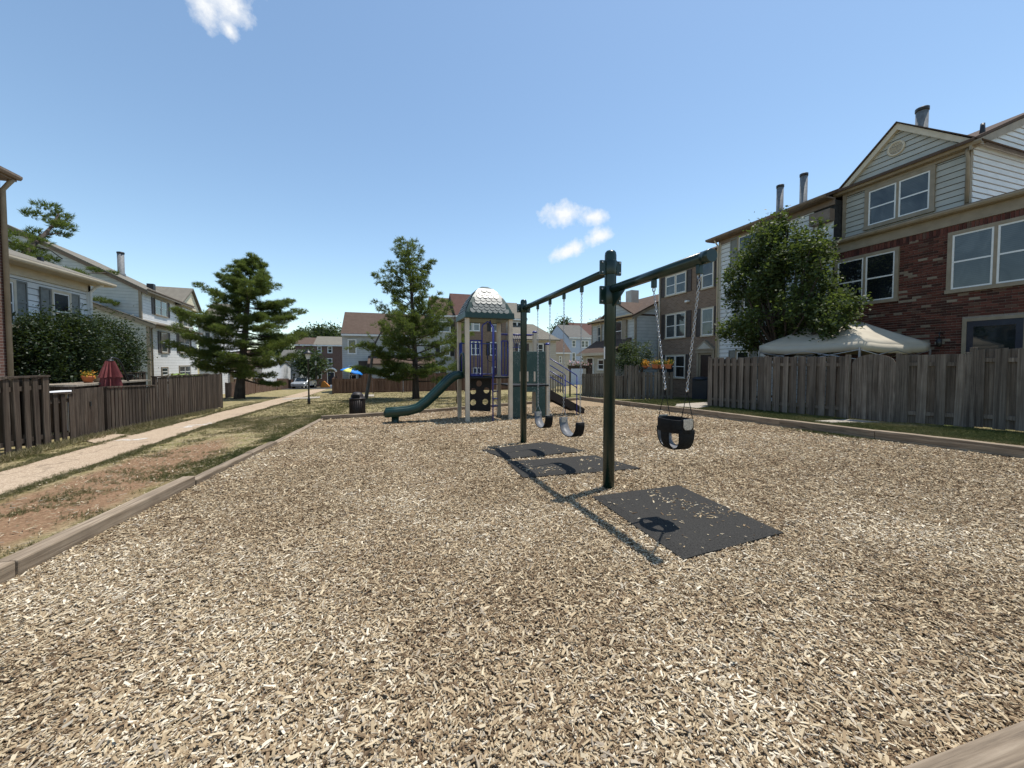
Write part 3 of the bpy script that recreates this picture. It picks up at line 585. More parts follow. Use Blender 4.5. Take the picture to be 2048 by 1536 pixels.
# centre row
YC = 36.4
cx = lambda u, v=780: PY(u, v, YC).x
tz = lambda v, u=720: PY(u, v, YC).z
fence('low reddish brown fence below the blue beach umbrella', (cx(665), YC), (cx(721), YC), tz(757), tz(757), 'fence_brown', .16, .10, posts=2.4)
gate('arched brown gate behind the leaning tree trunk', (cx(721), YC), (cx(745), YC), tz(757), 'fence_brown', .42, .16, dn=.03)
fence('low reddish brown fence right of the arched gate', (cx(745), YC), (cx(806), YC), tz(757), tz(757), 'fence_brown', .16, .10, posts=2.6)
fence('taller reddish brown fence behind the green slide', (cx(807), YC), (cx(930), YC), tz(747), tz(747), 'fence_brown', .16, .10, posts=2.6)
fence('brown fence seen between the play tower posts', (cx(931), YC), (cx(1085), YC), tz(750, 1000), tz(750, 1000), 'fence_brown', .16, .10, posts=2.6)
fence('short brown return fence beside the blue beach umbrella', (cx(665), YC + .06), (cx(665) - .2, YC + 4.2), tz(757), tz(753), 'fence_brown', .16, .10, posts=2.0)

# ------------------------------------------------------------------ swings
def V3(x, y, z=0.0): return Vector((x, y, z))
Nn, Ff = G(1217, 976), G(1047, 886)
bd = V3(Nn.x - Ff.x, Nn.y - Ff.y).normalized(); bs = V3(bd.y, -bd.x)       # along the beam, across it
ZB1, ZB2 = 2.52, 2.285
arm_end = PV(1424, 513, Nn, Ff); arm_end = V3(arm_end.x, arm_end.y, ZB2)
sf = thing('swing_frame', 'dark green metal swing frame with two posts and stepped top beams', 'swing frame', Nn); O = Vector(sf.location)
def dome_post(base, top, r):
    m = MB(); prof = [(r, -.3), (r, top - .06), (r * .93, top - .025), (r * .7, top - .005), (r * .3, top)]; m.lathe(prof, base - O, 24); return m
dome_post(Nn, ZAT(1225, 501, Nn) - Nn.z, .070).build('post', 'green_metal', sf); dome_post(Ff, ZAT(1049, 599, Ff) - Ff.z, .066).build('post', 'green_metal', sf)
m = MB(); a = V3(Ff.x, Ff.y, ZB1) + bd * .05; b = V3(Nn.x, Nn.y, ZB1) - bd * .05; m.tube([a - O, b - O], .051, 20); m.build('beam', 'green_metal', sf)
m = MB(); a = V3(Nn.x, Nn.y, ZB2) + bd * .05; m.tube([a - O, arm_end - bd * .06 - O], .051, 20); m.build('beam', 'green_metal', sf)
m = MB(); m.tube([arm_end - bd * .09 - O, arm_end - O], .055, 20); m.build('end_cap', 'green_metal', sf)
def clamp(c, h):
    m = MB(); c = c - O
    m.lathe([(.078, -h/2), (.078, h/2)], c, 20)
    for sg in (-1, 1):
        p = c + bs * (sg * .105); m.bar(p - V3(0, 0, h/2), p + V3(0, 0, h/2), .075, .034, up=tuple(bd))
    o = m.build('clamp', 'green_metal', sf, bev=.006)
    m = MB()
    for sg in (-1, 1):
        for zz in ((-.34, .34) if h < .22 else (-.4, 0, .4)):
            for e in (-1, 1):
                p = c + bs * (sg * .118) + V3(0, 0, zz * h); m.tube([p + bd * (e * .014), p + bd * (e * .03)], [.013, .007], 10)
    m.build('bolt_set', 'galvanised', o)
clamp(V3(Nn.x, Nn.y, ZB1 + .03), .17); clamp(V3(Nn.x, Nn.y, ZB2 - .065), .215); clamp(V3(Ff.x, Ff.y, ZB1), .17)
m = MB(); p0 = V3(Nn.x, Nn.y, ZB2 - .04) + bd * .06 - O; m.prism([p0 - bs * .006, p0 + bd * .27 - bs * .006, p0 + bd * .2 - V3(0, 0, .05) - bs * .006, p0 + bd * .05 - V3(0, 0, .15) - bs * .006, p0 - V3(0, 0, .17) - bs * .006], bs * .012); m.build('gusset', 'green_metal', sf)
m = MB(); pz = ZAT(1213, 706, Nn); cdir = -V3(Nn.x, Nn.y).normalized(); pr = V3(cdir.y, -cdir.x) ; lab = V3(Nn.x, Nn.y, pz) + (pr * .8 * (1 if pr.x < 0 else -1) + cdir * .45).normalized() * .071 - O
m.lathe([(.0715, -.075), (.0715, .075)], V3(Nn.x, Nn.y, pz) - O, 40)
keep = [i for i, f in enumerate(m.f) if len(f) == 4 and (Vector(np.mean([m.v[j] for j in f], axis=0)) - (V3(Nn.x, Nn.y, pz) - O)).dot((lab - (V3(Nn.x, Nn.y, pz) - O)).normalized()) > .069]
m.f = [m.f[i] for i in keep]; m.m = [0] * len(keep); m.s = [True] * len(keep); m.build('warning_sticker', 'trim_white', sf)
def chain_mesh(a, b, pitch=.030):
    a, b = Vector(a), Vector(b); L = (b - a).length; n = max(2, int(L / pitch)); d = (b - a).normalized(); x = d.cross(V3(.3, .9, .1)).normalized(); y = d.cross(x); m = MB(); p = L / n; r_ = .0036
    for i in range(n):
        c = a + d * (p * (i + .5)); u = x if i % 2 else y; hl, hw = p * .5 + .002, .0095; pts = []
        for k in range(10):
            t_ = 2 * PI * k / 10; pts.append(c + d * (hl * math.copysign(abs(math.cos(t_)) ** .7, math.cos(t_))) + u * (hw * math.sin(t_)))
        m.tube(pts, r_, 4, closed=True)
    return m
def hanger(u, v, zb):
    h = PV(u, v, Nn, Ff); h = V3(h.x, h.y, zb); m = MB(); c = h - O
    m.bar(c - V3(0, 0, .045), c - V3(0, 0, .13), .05, .04, up=tuple(bd)); ob = m.build('hanger', 'green_metal', sf, bev=.008)
    m = MB(); rr = c - V3(0, 0, .145); m.tube([rr + bd * (.019 * math.cos(k)) + V3(0, 0, .024 * math.sin(k)) for k in np.linspace(0, 2*PI, 12, False)], .006, 6, closed=True); m.build('ring', 'galvanised', ob)
    return h - V3(0, 0, .165)
def belt_swing(label, hl, hr, uv_l, uv_r, vb):
    ha, hb = hanger(*hl, ZB1), hanger(*hr, ZB1)
    ea, eb = PV(*uv_l, Nn, Ff), PV(*uv_r, Nn, Ff); mid = (ea + eb) / 2; bot = PV((uv_l[0] + uv_r[0]) / 2, vb, Nn, Ff).z
    zt = max(ea.z, eb.z) ; ax = V3(eb.x - ea.x, eb.y - ea.y); hw = ax.length / 2; ax.normalize(); sd = V3(ax.y, -ax.x); dp = zt - bot
    root = thing('belt_swing', label, 'swing', V3(mid.x, mid.y, bot), 0, 'belt swings on the far bay'); o2 = Vector(root.location)
    K = 18; prof = []
    for i in range(K + 1):
        t_ = PI * i / K; prof.append((-hw * math.copysign(abs(math.cos(t_)) ** .8, math.cos(t_)), zt - dp * math.sin(t_) ** .85))
    m = MB(); w = .078; th = .013
    for i, (s_, z_) in enumerate(prof):
        n2 = Vector((prof[min(i+1, K)][0] - prof[max(i-1, 0)][0], prof[min(i+1, K)][1] - prof[max(i-1, 0)][1])).normalized(); nx, nz_ = -n2.y, n2.x
        ww = w * (1 - .12 * abs(s_ / hw) ** 3)
        for e, k_ in ((-1, 0), (1, 0), (1, 1), (-1, 1)):
            p = V3(mid.x, mid.y, z_) + ax * s_ + sd * (e * ww) - (ax * nx + V3(0, 0, nz_)) * (th * k_); m.v.append(tuple(p - o2))
    for i in range(K):
        for j in range(4): a_ = i*4+j; b_ = i*4+(j+1) % 4; m.f.append([a_, b_, b_+4, a_+4]); m.m.append(0 if j else 1); m.s.append(True)
    m.f += [[3,2,1,0], [K*4+j for j in range(4)]]; m.m += [0, 0]; m.s += [False]*2
    m.build('seat', ['rubber', 'rubber_sunlit'], root)
    for hh, sg in ((ha if (ha - ea).xy.length < (hb - ea).xy.length else hb, -1), (hb if (hb - eb).xy.length < (ha - eb).xy.length else ha, 1)):
        e = V3(mid.x, mid.y, zt) + ax * (sg * hw); apex = e + V3(0, 0, .13) + (hh - e).normalized() * .0
        m = MB(); pl = e - V3(0, 0, .045) + ax * (sg * -.008); m.bar(pl - V3(0, 0, .035) - o2, pl + V3(0, 0, .04) - o2, .075, .008, up=tuple(ax)); pt = m.build('end_plate', 'galvanised', root)
        m = MB(); m.tube([apex - o2, e + sd * .055 - o2, e - sd * .055 - o2], .005, 6, closed=True); m.build('triangle', 'galvanised', root)
        chain_mesh(apex - o2, hh - o2).build('chain', 'galvanised', root)
belt_swing('black belt swing farther from the camera, beside the far post', (1075.5, 619), (1100, 610), (1076, 829), (1098, 831), 854)
belt_swing('black belt swing nearer the middle, between the two posts', (1128, 597), (1163.5, 581), (1127, 843), (1160, 845), 871)
def bucket_swing():
    ha, hb = hanger(1308, 567, ZB2), hanger(1399, 541, ZB2)
    c = PV(1350, 862, Nn, Ff); top = PV(1350, 836, Nn, Ff).z; bot = PV(1350, 897, Nn, Ff).z
    root = thing('bucket_swing', 'black toddler bucket swing hanging from the near arm', 'swing', V3(c.x, c.y, bot)); o2 = Vector(root.location)
    A, B = .165, .125; hh = top - bot
    def ringp(t_, z, k=1.0): return V3(c.x, c.y, z) + bd * (A * k * math.copysign(abs(math.cos(t_)) ** .75, math.cos(t_))) + bs * (B * k * math.copysign(abs(math.sin(t_)) ** .75, math.sin(t_)))
    def wall(f_out, f_in, n, closed, nm, mats):
        m = MB(); 
        for i in range(n): m.v += [tuple(p - o2) for p in (f_out(i, 0), f_out(i, 1), f_in(i, 1), f_in(i, 0))]
        for i in range(n if closed else n - 1):
            for j in range(4): a_ = i*4+j; b_ = i*4+(j+1) % 4; k2 = (i+1) % n; m.f.append([a_, k2*4+j, k2*4+(j+1) % 4, b_]); m.m.append(1 if j == 2 else 0); m.s.append(True)
        if not closed: m.f += [[0,1,2,3], [(n-1)*4+j for j in (3,2,1,0)]]; m.m += [0,0]; m.s += [False]*2
        m.build(nm, mats, root, bev=.004)
    n = 36; zb = top - hh * .42
    wall(lambda i, k: ringp(2*PI*i/n, top if k else zb, 1.0), lambda i, k: ringp(2*PI*i/n, top if k else zb, .9), n, True, 'band', ['rubber', 'rubber'])
    def strap(ax, sd, ha_, ww, nm):
        K = 15
        def pt(i, k, off):
            t_ = PI * i / (K - 1); s_ = -(ha_ - off) * math.copysign(abs(math.cos(t_)) ** .6, math.cos(t_)); z_ = zb + .03 - (zb + .03 - bot - off) * math.sin(t_) ** .6
            return V3(c.x, c.y, z_) + ax * s_ + sd * (ww * (1 if k else -1) * (1 - .25 * math.sin(t_)))
        wall(lambda i, k: pt(i, k, 0), lambda i, k: pt(i, k, .016), K, False, nm, ['rubber', 'rubber_sunlit'])
    strap(bd, bs, A * .97, .085, 'side_strap'); strap(bs, bd, B * .97, .052, 'crotch_strap')
    for sg, hg in ((-1, ha if (ha - c).dot(bd) < (hb - c).dot(bd) else hb), (1, hb if (hb - c).dot(bd) > (ha - c).dot(bd) else ha)):
        e = V3(c.x, c.y, top) + bd * (sg * A * .93); ap = e + V3(0, 0, .26) + bd * (-sg * .005)
        m = MB(); m.prism([e + bs * x_ + V3(0, 0, z_) + bd * (sg * .012) - o2 for x_, z_ in ((-.05, .012), (.05, .012), (.05, -.06), (.03, -.085), (-.03, -.085), (-.05, -.06))], bd * (sg * .006)); m.build('end_plate', 'galvanised', root)
        m = MB(); m.tube([ap - o2, e + bs * .062 + V3(0, 0, .01) - o2, e - bs * .062 + V3(0, 0, .01) - o2], .0045, 6, closed=True); m.build('triangle', 'rubber', root)
        m = MB(); m.tube([ap + V3(0, 0, .002) + bd * (.012*math.cos(k)) + V3(0, 0, .018*math.sin(k) + .012) - o2 for k in np.linspace(0, 2*PI, 10, False)], .006, 6, closed=True); m.build('shackle', 'galvanised', root)
        chain_mesh(ap + V3(0, 0, .03) - o2, hg - o2, .026).build('chain', 'galvanised', root)
bucket_swing()
# rubber wear mats with sloping edges
for poly, lab in zip(MATS, ('black rubber mat below the far belt swing', 'black rubber mat in the middle, left of the near post', 'large black rubber mat below the bucket swing')):
    m = MB(); c = Vector((sum(p[0] for p in poly) / 4, sum(p[1] for p in poly) / 4)); rows = []
    for k, z in ((1.0, .004), (1.0, .022), (.86, .046)):
        r_ = []
        for i in range(4):
            for t_ in (0, .2, .4, .6, .8):
                a_ = Vector(poly[i]) * (1 - t_) + Vector(poly[(i+1) % 4]) * t_; p = c + (a_ - c) * k; r_.append((p.x - c.x, p.y - c.y, gz(0, p.y) - gz(0, c.y) + z + (random.uniform(-.004, .004) if k == 1 else 0)))
        rows.append(r_)
    n = 20; m.v = rows[0] + rows[1] + rows[2]
    for q in range(2):
        for i in range(n): m.f.append([q*n+i, q*n+(i+1) % n, (q+1)*n+(i+1) % n, (q+1)*n+i]); m.m.append(0); m.s.append(False)
    m.f.append([2*n+i for i in range(n)]); m.m.append(0); m.s.append(False)
    area = sum(poly[i][0]*poly[(i+1)%4][1]-poly[(i+1)%4][0]*poly[i][1] for i in range(4))
    if area < 0: m.f = [f[::-1] for f in m.f]
    o = m.build('rubber_mat', 'rubber_mat', None, (c.x, c.y, gz(0, c.y))); tag(o, lab, 'mat')

# ------------------------------------------------------------------ play structure
FL = G(935, 843); PA = R(1.0)
ps = thing('play_structure', 'playground tower with green scalloped roof, slide, panels and stairs', 'play structure', FL, PA)
px_, py_ = V3(math.cos(PA), math.sin(PA)), V3(-math.sin(PA), math.cos(PA))
def SL(u, v, yl):                                  # photo position on a plane of the tower -> (x, z) of its own axes
    d = ray(u, v); o = V3(0, 0, H) - FL; t = (yl - o.dot(py_)) / d.dot(py_); p = o + d * t; return p.dot(px_), p.z
def pbox(name, x0, x1, y0, y1, z0, z1, mat, parent=None, bev=.006):
    m = MB(); m.box(x0, x1, y0, y1, z0, z1); return m.build(name, mat, parent or ps, bev=bev)
W, D = 1.40, 1.30; DECK = 1.37; EAVE = 3.30; hp = .064
def ppost(x, y, z1, cap=False):
    o = pbox('post', x - hp, x + hp, y - hp, y + hp, -.4, z1, 'beige_post', bev=.012)
    if cap:
        m = MB(); m.lathe([(.085, 0), (.085, .035), (.06, .065), (.02, .075)], (x, y, z1), 16); m.build('post_cap', 'blue_metal', o)
for x, y in ((0, 0), (W, 0), (0, D), (W, D)): ppost(x, y, EAVE)
P5 = (SL(1095, 826, .15)[0], .15); P6 = (SL(1069, 800, 1.45)[0], 1.45)
ppost(*P5, SL(1095, 690, .15)[1], True); ppost(*P6, SL(1069, 666, 1.45)[1], True); ppost(W + .75, 1.45, 1.5)
dk = pbox('deck', -.02, W + .02, -.02, D + .02, DECK - .05, DECK, 'dark_deck')
D2 = SL(1060, 770, .1)[1]
pbox('deck', W + .06, P5[0] + .02, .05, 1.5, D2 - .05, D2, 'dark_deck')
# roof with separate scallops
def roof_w(h): return float(np.interp(h, [0, .15, .35, .55, .75, .9, 1.0], [1.0, .92, .81, .67, .49, .32, .13]))
RC = (W / 2, D / 2); RW = W / 2 + .05; RH = SL(972, 573, .5)[1] - EAVE - .07
m = MB(); lv = [0, .08, .15, .25, .35, .45, .55, .65, .75, .83, .9, .96, 1.0]
for h in lv:
    k = roof_w(h) * RW; m.v += [(RC[0]+sx*k, RC[1]+sy_*k*(D/W if 0 else 1), EAVE + .07 + h * RH) for sx, sy_ in ((-1,-1),(1,-1),(1,1),(-1,1))]
for i in range(len(lv) - 1):
    for j in range(4): a_ = i*4+j; b_ = i*4+(j+1) % 4; m.f.append([a_, b_, b_+4, a_+4]); m.m.append(0); m.s.append(False)
m.f.append([len(lv)*4-4+j for j in range(4)]); m.m.append(0); m.s.append(False)
t = NT('roof_scale'); n_ = t.noise(t.obj(), 9, 4); t.fin(t.vary(t.ramp(n_, [(.3, (.060,.074,.070)), (.7, (.105,.122,.116))]), .12), .42, .5)
roof = m.build('roof', 'green_plastic', ps)
m = MB(); k0, k1 = RW + .03, RW
for (k, z) in ((k0, EAVE - .11), (k0 + .012, EAVE - .10), (k0, EAVE + .075), (k1 - .03, EAVE + .085)): m.v += [(RC[0]+sx*k, RC[1]+sy_*k, z) for sx, sy_ in ((-1,-1),(1,-1),(1,1),(-1,1))]
for i in range(3):
    for j in range(4): a_ = i*4+j; b_ = i*4+(j+1) % 4; m.f.append([a_, b_, b_+4, a_+4]); m.m.append(0); m.s.append(False)
m.f.append([3,2,1,0]); m.m.append(0); m.s.append(False); m.build('fascia', 'green_plastic', roof)
sc_me = MB(); pts = [(-.5, 0, 0), (-.5, 0, -.45)] + [(-.5 * math.cos(a), 0, -.45 - .5 * math.sin(a)) for a in np.linspace(.3, PI - .3, 6)] + [(.5, 0, -.45), (.5, 0, 0)]
sc_me.prism([(x, -.14 + .10 * (z + .95) / .95 * 1, z) for x, y, z in pts], (0, .06, 0)); sc_mesh = sc_me.mesh('scallop', 'roof_scale')
for f_, ang in enumerate((0, PI/2, PI, -PI/2)):
    for r_ in range(8):
        h = .135 + r_ * .103; k = roof_w(min(h, 1)) * RW; kk = roof_w(min(h + .02, 1)) * RW; size = .178; nsc = max(1, int(2 * k * .93 / size)); h1 = max(h - .09, 0)
        slope = math.atan2((roof_w(h1) - roof_w(h)) * RW, (h - h1) * RH)
        for q in range(nsc):
            xl = (q - (nsc - 1) / 2) * size; lx = Vector((xl, -k - .006, 0)); c_, s_ = math.cos(ang), math.sin(ang)
            o = link('scallop', sc_mesh, roof, (RC[0] + lx.x*c_ - lx.y*s_, RC[1] + lx.x*s_ + lx.y*c_, EAVE + .07 + h * RH)); o.scale = (size * .97, size, size); o.rotation_euler = (Matrix.Rotation(ang, 3, 'Z') @ Matrix.Rotation(-slope, 3, 'X')).to_euler()
pbox('header', hp, W - hp, -.03, .03, EAVE - .12, EAVE, 'dark_deck', roof); pbox('header', -.03, .03, hp, D - hp, EAVE - .12, EAVE, 'dark_deck', roof); pbox('header', hp, W - hp, D - .03, D + .03, EAVE - .12, EAVE, 'dark_deck', roof)
# blue guard rails
def rail_panel(x0, x1, y0, y1, z0, z1, n, r_=.014):
    m = MB(); a, b = V3(x0, y0, 0), V3(x1, y1, 0); up = lambda z: V3(0, 0, z)
    for z in (z0, z1): m.tube([a + up(z), b + up(z)], .019, 8)
    for i in range(n):
        p = a + (b - a) * (i / (n - 1)); m.tube([p + up(z0), p + up(z1)], .019 if i in (0, n - 1) else r_, 8)
    return m.build('guard_rail', 'blue_metal', ps)
ZR = SL(950, 681, 0)[1]
rail_panel(.09, SL(963, 700, 0)[0], 0, 0, DECK + .05, ZR, 4); rail_panel(SL(1003, 700, 0)[0], W - .09, 0, 0, DECK + .05, ZR, 3); rail_panel(.09, W - .09, D, D, DECK + .05, ZR - .03, 5); rail_panel(0, 0, .9, D - .09, DECK + .05, ZR - .03, 3)
# hoop and sliding pole
xp = SL(986, 846, -.33)[0]; zt = SL(982, 643, -.33)[1]; xl = SL(964, 700, 0)[0]
m = MB(); m.tube([(xp, -.33, -.35), (xp, -.33, zt - .18)] + [(xp, -.33 + .33 * math.sin(a), zt - .18 + .18 * (1 - math.cos(a * 2)) / 1.2 * .9) for a in (.3, .6, .9, 1.2)] + [(xp, .0, zt - .02)], .021, 10); m.build('fire_pole', 'blue_metal', ps)
m = MB(); m.tube([(xl, 0, DECK), (xl, 0, zt - .2), (xl + .02, 0, zt - .09), (xl + .1, 0, zt - .03), (xp - .08, 0, zt + .03), (xp, 0, zt - .01), (xp + .10, 0, zt - .10), (xp + .13, 0, zt - .25), (xp + .13, 0, DECK)], .021, 10); m.build('hoop', 'blue_metal', ps)
# climbing panel with round holes
from mathutils.geometry import tessellate_polygon
cp = [SL(u, v, .30) for u, v in ((938, 750), (983, 752), (981, 823), (938, 821))]
holes = []
for zx, zy in ((298,1060),(285,1180),(272,1300),(375,1130),(362,1248),(392,1008),(213,1010),(207,1140),(205,1255)):
    hx, hz = SL(900 + zx/5.12, 560 + zy/5.12, .30); hx = max(hx, cp[0][0] + .135); holes.append((hx, hz))
hl = []
for h in sorted(holes, key=lambda q: -q[1]):
    if all((h[0]-g[0])**2 + (h[1]-g[1])**2 > .055 for g in hl) and h[0] + .12 < cp[1][0] and h[1] + .12 < cp[0][1]: hl.append(h)
loops = [[V3(x, 0, z) for x, z in cp]] + [[V3(x + .098*math.cos(a), 0, z + .098*math.sin(a)) for a in np.linspace(0, 2*PI, 16, False)] for x, z in hl]
tris = tessellate_polygon(loops); flat = [p for l in loops for p in l]; m = MB(); nf = len(flat)
m.v = [(p.x, .30, p.z) for p in flat] + [(p.x, .335, p.z) for p in flat]
for t_ in tris: m.f += [list(t_), [i + nf for i in t_[::-1]]]; m.m += [0, 0]; m.s += [False]*2
o_ = 0
for l in loops:
    n = len(l)
    for i in range(n): a_, b_ = o_ + i, o_ + (i+1) % n; m.f.append([a_, b_, b_ + nf, a_ + nf]); m.m.append(0); m.s.append(False)
    o_ += n
m.build('climbing_panel', 'dark_deck', ps)
# play panels: upper with slots, lower archway
def quad_panel(name, uvs, y, th, mat, parent=None):
    m = MB(); m.prism([(SL(u, v, y)[0], y, SL(u, v, y)[1]) for u, v in uvs], (0, th, 0)); return m.build(name, mat, parent or ps, bev=.008)
t = NT('panel_green'); v = t.obj(); n_ = t.noise(t.map(v, (6, 6, 2.4)), 2.2, 8, .75, 2.2); n2 = t.noise(v, 1.7, 3); scr = t.math('MULTIPLY', t.ramp(n_, [(.52, (0,0,0)), (.60, (1,1,1))]), t.ramp(n2, [(.40, (0,0,0)), (.62, (.6,.6,.6))]))
t.fin(t.mix(scr, (.007,.042,.038), (.20,.23,.22)), .45, .5)
up_ = quad_panel('play_panel', [(1022, 703), (1091, 703), (1091, 767), (1022, 767)], -.02 + .08, .025, 'panel_green')
for u in (1041.5, 1055.5, 1069.5): quad_panel('slot', [(u - 1.7, 743), (u + 1.7, 743), (u + 1.7, 763), (u - 1.7, 763)], .045, .03, 'cream_panel', up_)
quad_panel('arch_panel', [(1022, 773), (1091, 773), (1091, 832), (1072, 833), (1072, 784), (1041, 784), (1041, 835), (1022, 836)], .06, .025, 'panel_green'); quad_panel('arch_trim', [(1064.5, 785), (1071, 785), (1071, 826), (1064.5, 826)], .5, .03, 'cream_panel')
# steps of the transfer ladder behind the climbing panel
for v in (768, 782, 797, 811):
    z = SL(995, v, 1.2)[1]; pbox('step', SL(985, v, 1.2)[0], W - .1, 1.05, 1.30, z - .015, z + .015, 'blue_metal')
# overhead ladder and loops
zo = SL(1030, 669, 1.45)[1]; m = MB(); xa, xb = SL(1000, 669, 1.45)[0], P6[0]
m.tube([(xa, 1.42, zo), (xb, 1.42, zo)], .022, 8); m.tube([(xa, 1.75, zo), (xb, 1.75, zo)], .022, 8); m.build('overhead_ladder', 'blue_metal', ps)
for u in (1024, 1028, 1032, 1036):
    x0_ = SL(u, 672, 1.45)[0]; x1_ = SL(u + 5, 690, 1.45)[0]; zz = SL(u, 695, 1.45)[1]
    m = MB(); m.tube([(x0_, 1.42, zo - .02), (x0_ + .02, 1.42, zo - .08), (x1_, 1.44, zz + .10), (x1_, 1.45, zz + .03), (x1_ - .06, 1.46, zz), (x1_ - .2, 1.46, zz)], .011, 6); m.build('loop_rung', 'blue_metal', ps)
m = MB(); zc = SL(985, 715, .9)[1]; xc = SL(983, 715, .9)[0]; m.tube([(xc + .15*math.cos(a), .9, zc + .15*math.sin(a)) for a in np.linspace(0, 2*PI, 20, False)], .012, 6, closed=True); m.build('steering_wheel', 'black_iron', ps)
# slide
def slide():
    y0, hw = .62, .245; pts = [SL(*p, y0 - hw) for p in ((836, 735), (815, 739), (800, 744), (778, 757.5) if 0 else (860, 760))]
    prof = [(-.06, DECK + .02), (-.22, DECK + .015), (-.36, DECK - .05), (-.52, DECK - .19), (-.80, DECK - .47), (-1.15, DECK - .80), (-1.42, DECK - .995), (-1.72, DECK - 1.07), (-2.1, DECK - 1.095), (-2.36, DECK - 1.105), (-2.43, DECK - 1.16)]
    m = MB(); cs = [(-hw - .035, -.08), (-hw - .035, .14), (-hw, .165), (-hw + .035, .14), (-hw + .045, .02), (-hw + .1, .0), (hw - .1, .0), (hw - .045, .02), (hw - .035, .14), (hw, .165), (hw + .035, .14), (hw + .035, -.08), (hw - .05, -.05), (-hw + .05, -.05)]
    nC = len(cs)
    for i, (x, z) in enumerate(prof):
        a, b = prof[max(i-1, 0)], prof[min(i+1, len(prof)-1)]; d = Vector((b[0]-a[0], b[1]-a[1])).normalized(); nx, nz_ = (d.y, -d.x) if -d.x > 0 else (-d.y, d.x)
        lip = 1.0 if i < len(prof) - 1 else .4
        for (yy_, h) in cs: m.v.append((x + nx * h * lip, y0 + yy_, z + nz_ * h * lip))
    for i in range(len(prof) - 1):
        for j in range(nC): a_, b_ = i*nC+j, i*nC+(j+1) % nC; m.f.append([a_, b_, b_+nC, a_+nC]); m.m.append(0); m.s.append(True)
    m.f += [list(range(nC))[::-1], [(len(prof)-1)*nC + j for j in range(nC)]]; m.m += [0,0]; m.s += [False]*2
    o = m.build('slide', 'green_plastic', ps)
    m = MB(); m.lathe([(.11, -.35), (.11, DECK - 1.13)], (-2.12, y0, 0), 14); m.build('slide_leg', 'green_plastic', o)
    m = MB(); m.prism([(-.02, y0 - .32, DECK), (-.02, y0 + .32, DECK), (-.02, y0 + .32, DECK + .55), (-.02, y0 + .2, DECK + .75), (-.02, y0 - .2, DECK + .75), (-.02, y0 - .32, DECK + .55), (-.02, y0 - .27, DECK + .5), (-.02, y0 + .27, DECK + .5), (-.02, y0 + .27, DECK), (-.02, y0 - .27, DECK)][:6], (-.03, 0, 0)) if 0 else m.tube([(-.03, y0 - .3, DECK), (-.03, y0 - .3, DECK + .62), (-.03, y0 - .15, DECK + .75), (-.03, y0 + .15, DECK + .75), (-.03, y0 + .3, DECK + .62), (-.03, y0 + .3, DECK)], .03, 8); m.build('slide_hood', 'green_plastic', o)
slide()
# stairs with blue handrails
def stairs():
    ya, yb = .25, 1.05; sx0, sz0 = SL(1101, 777, ya); sx1, sz1 = SL(1169, 817, ya); sx0 = P5[0] + .06
    st = None
    for y in (ya, yb):
        m = MB(); m.prism([(sx0, y, sz0), (sx1, y, sz1), (sx1, y, sz1 - .17), (sx1 - .16, y, sz1 - .17), (sx0, y, sz0 - .30)], (0, .03, 0)); s_ = m.build('stringer', 'brown_metal', ps)
    n = 5
    for i in range(n):
        f = (i + .5) / n; x = sx0 + (sx1 - sx0) * f; z = sz0 + (sz1 - sz0) * f; pbox('tread', x - .15, x + .13, ya + .03, yb, z - .09, z - .06, 'dark_deck')
    for y in (ya - .03, yb + .06):
        pts = [SL(1100, 714, ya), SL(1153, 751, ya)]; x0_, z0_ = pts[0]; x1_, z1_ = pts[1]; m = MB()
        x0_ = P5[0] + .03
        for dz in (0, -.42): m.tube([(x0_, y, z0_ + dz), (x1_ - .03, y, z1_ + dz + .02), (x1_, y, z1_ + dz - .03)], .018, 8)
        m.tube([(x1_, y, z1_ - .03), (x1_, y, -.3)], .018, 8); m.build('handrail', 'blue_metal', ps)
stairs()

# ------------------------------------------------------------------ houses
def m_lap(name, c1, c2, pitch=.2):
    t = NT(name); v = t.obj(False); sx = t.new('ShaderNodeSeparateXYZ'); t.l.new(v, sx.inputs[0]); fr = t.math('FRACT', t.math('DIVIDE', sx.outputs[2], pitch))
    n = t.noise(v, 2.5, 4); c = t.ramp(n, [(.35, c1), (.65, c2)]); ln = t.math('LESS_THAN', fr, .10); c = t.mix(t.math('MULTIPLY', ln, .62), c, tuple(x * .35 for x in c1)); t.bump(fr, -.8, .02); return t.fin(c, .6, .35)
m_lap('lap_white', (.70,.70,.69), (.77,.77,.76)); m_lap('lap_grey', (.44,.465,.46), (.51,.53,.52)); m_lap('lap_sage', (.41,.42,.385), (.47,.48,.44)); m_lap('lap_cream', (.66,.58,.40), (.72,.64,.46)); m_lap('lap_beige', (.44,.39,.32), (.50,.45,.38)); m_lap('lap_blue', (.38,.44,.54), (.43,.49,.59)); m_lap('lap_pale', (.42,.43,.415), (.49,.50,.48))
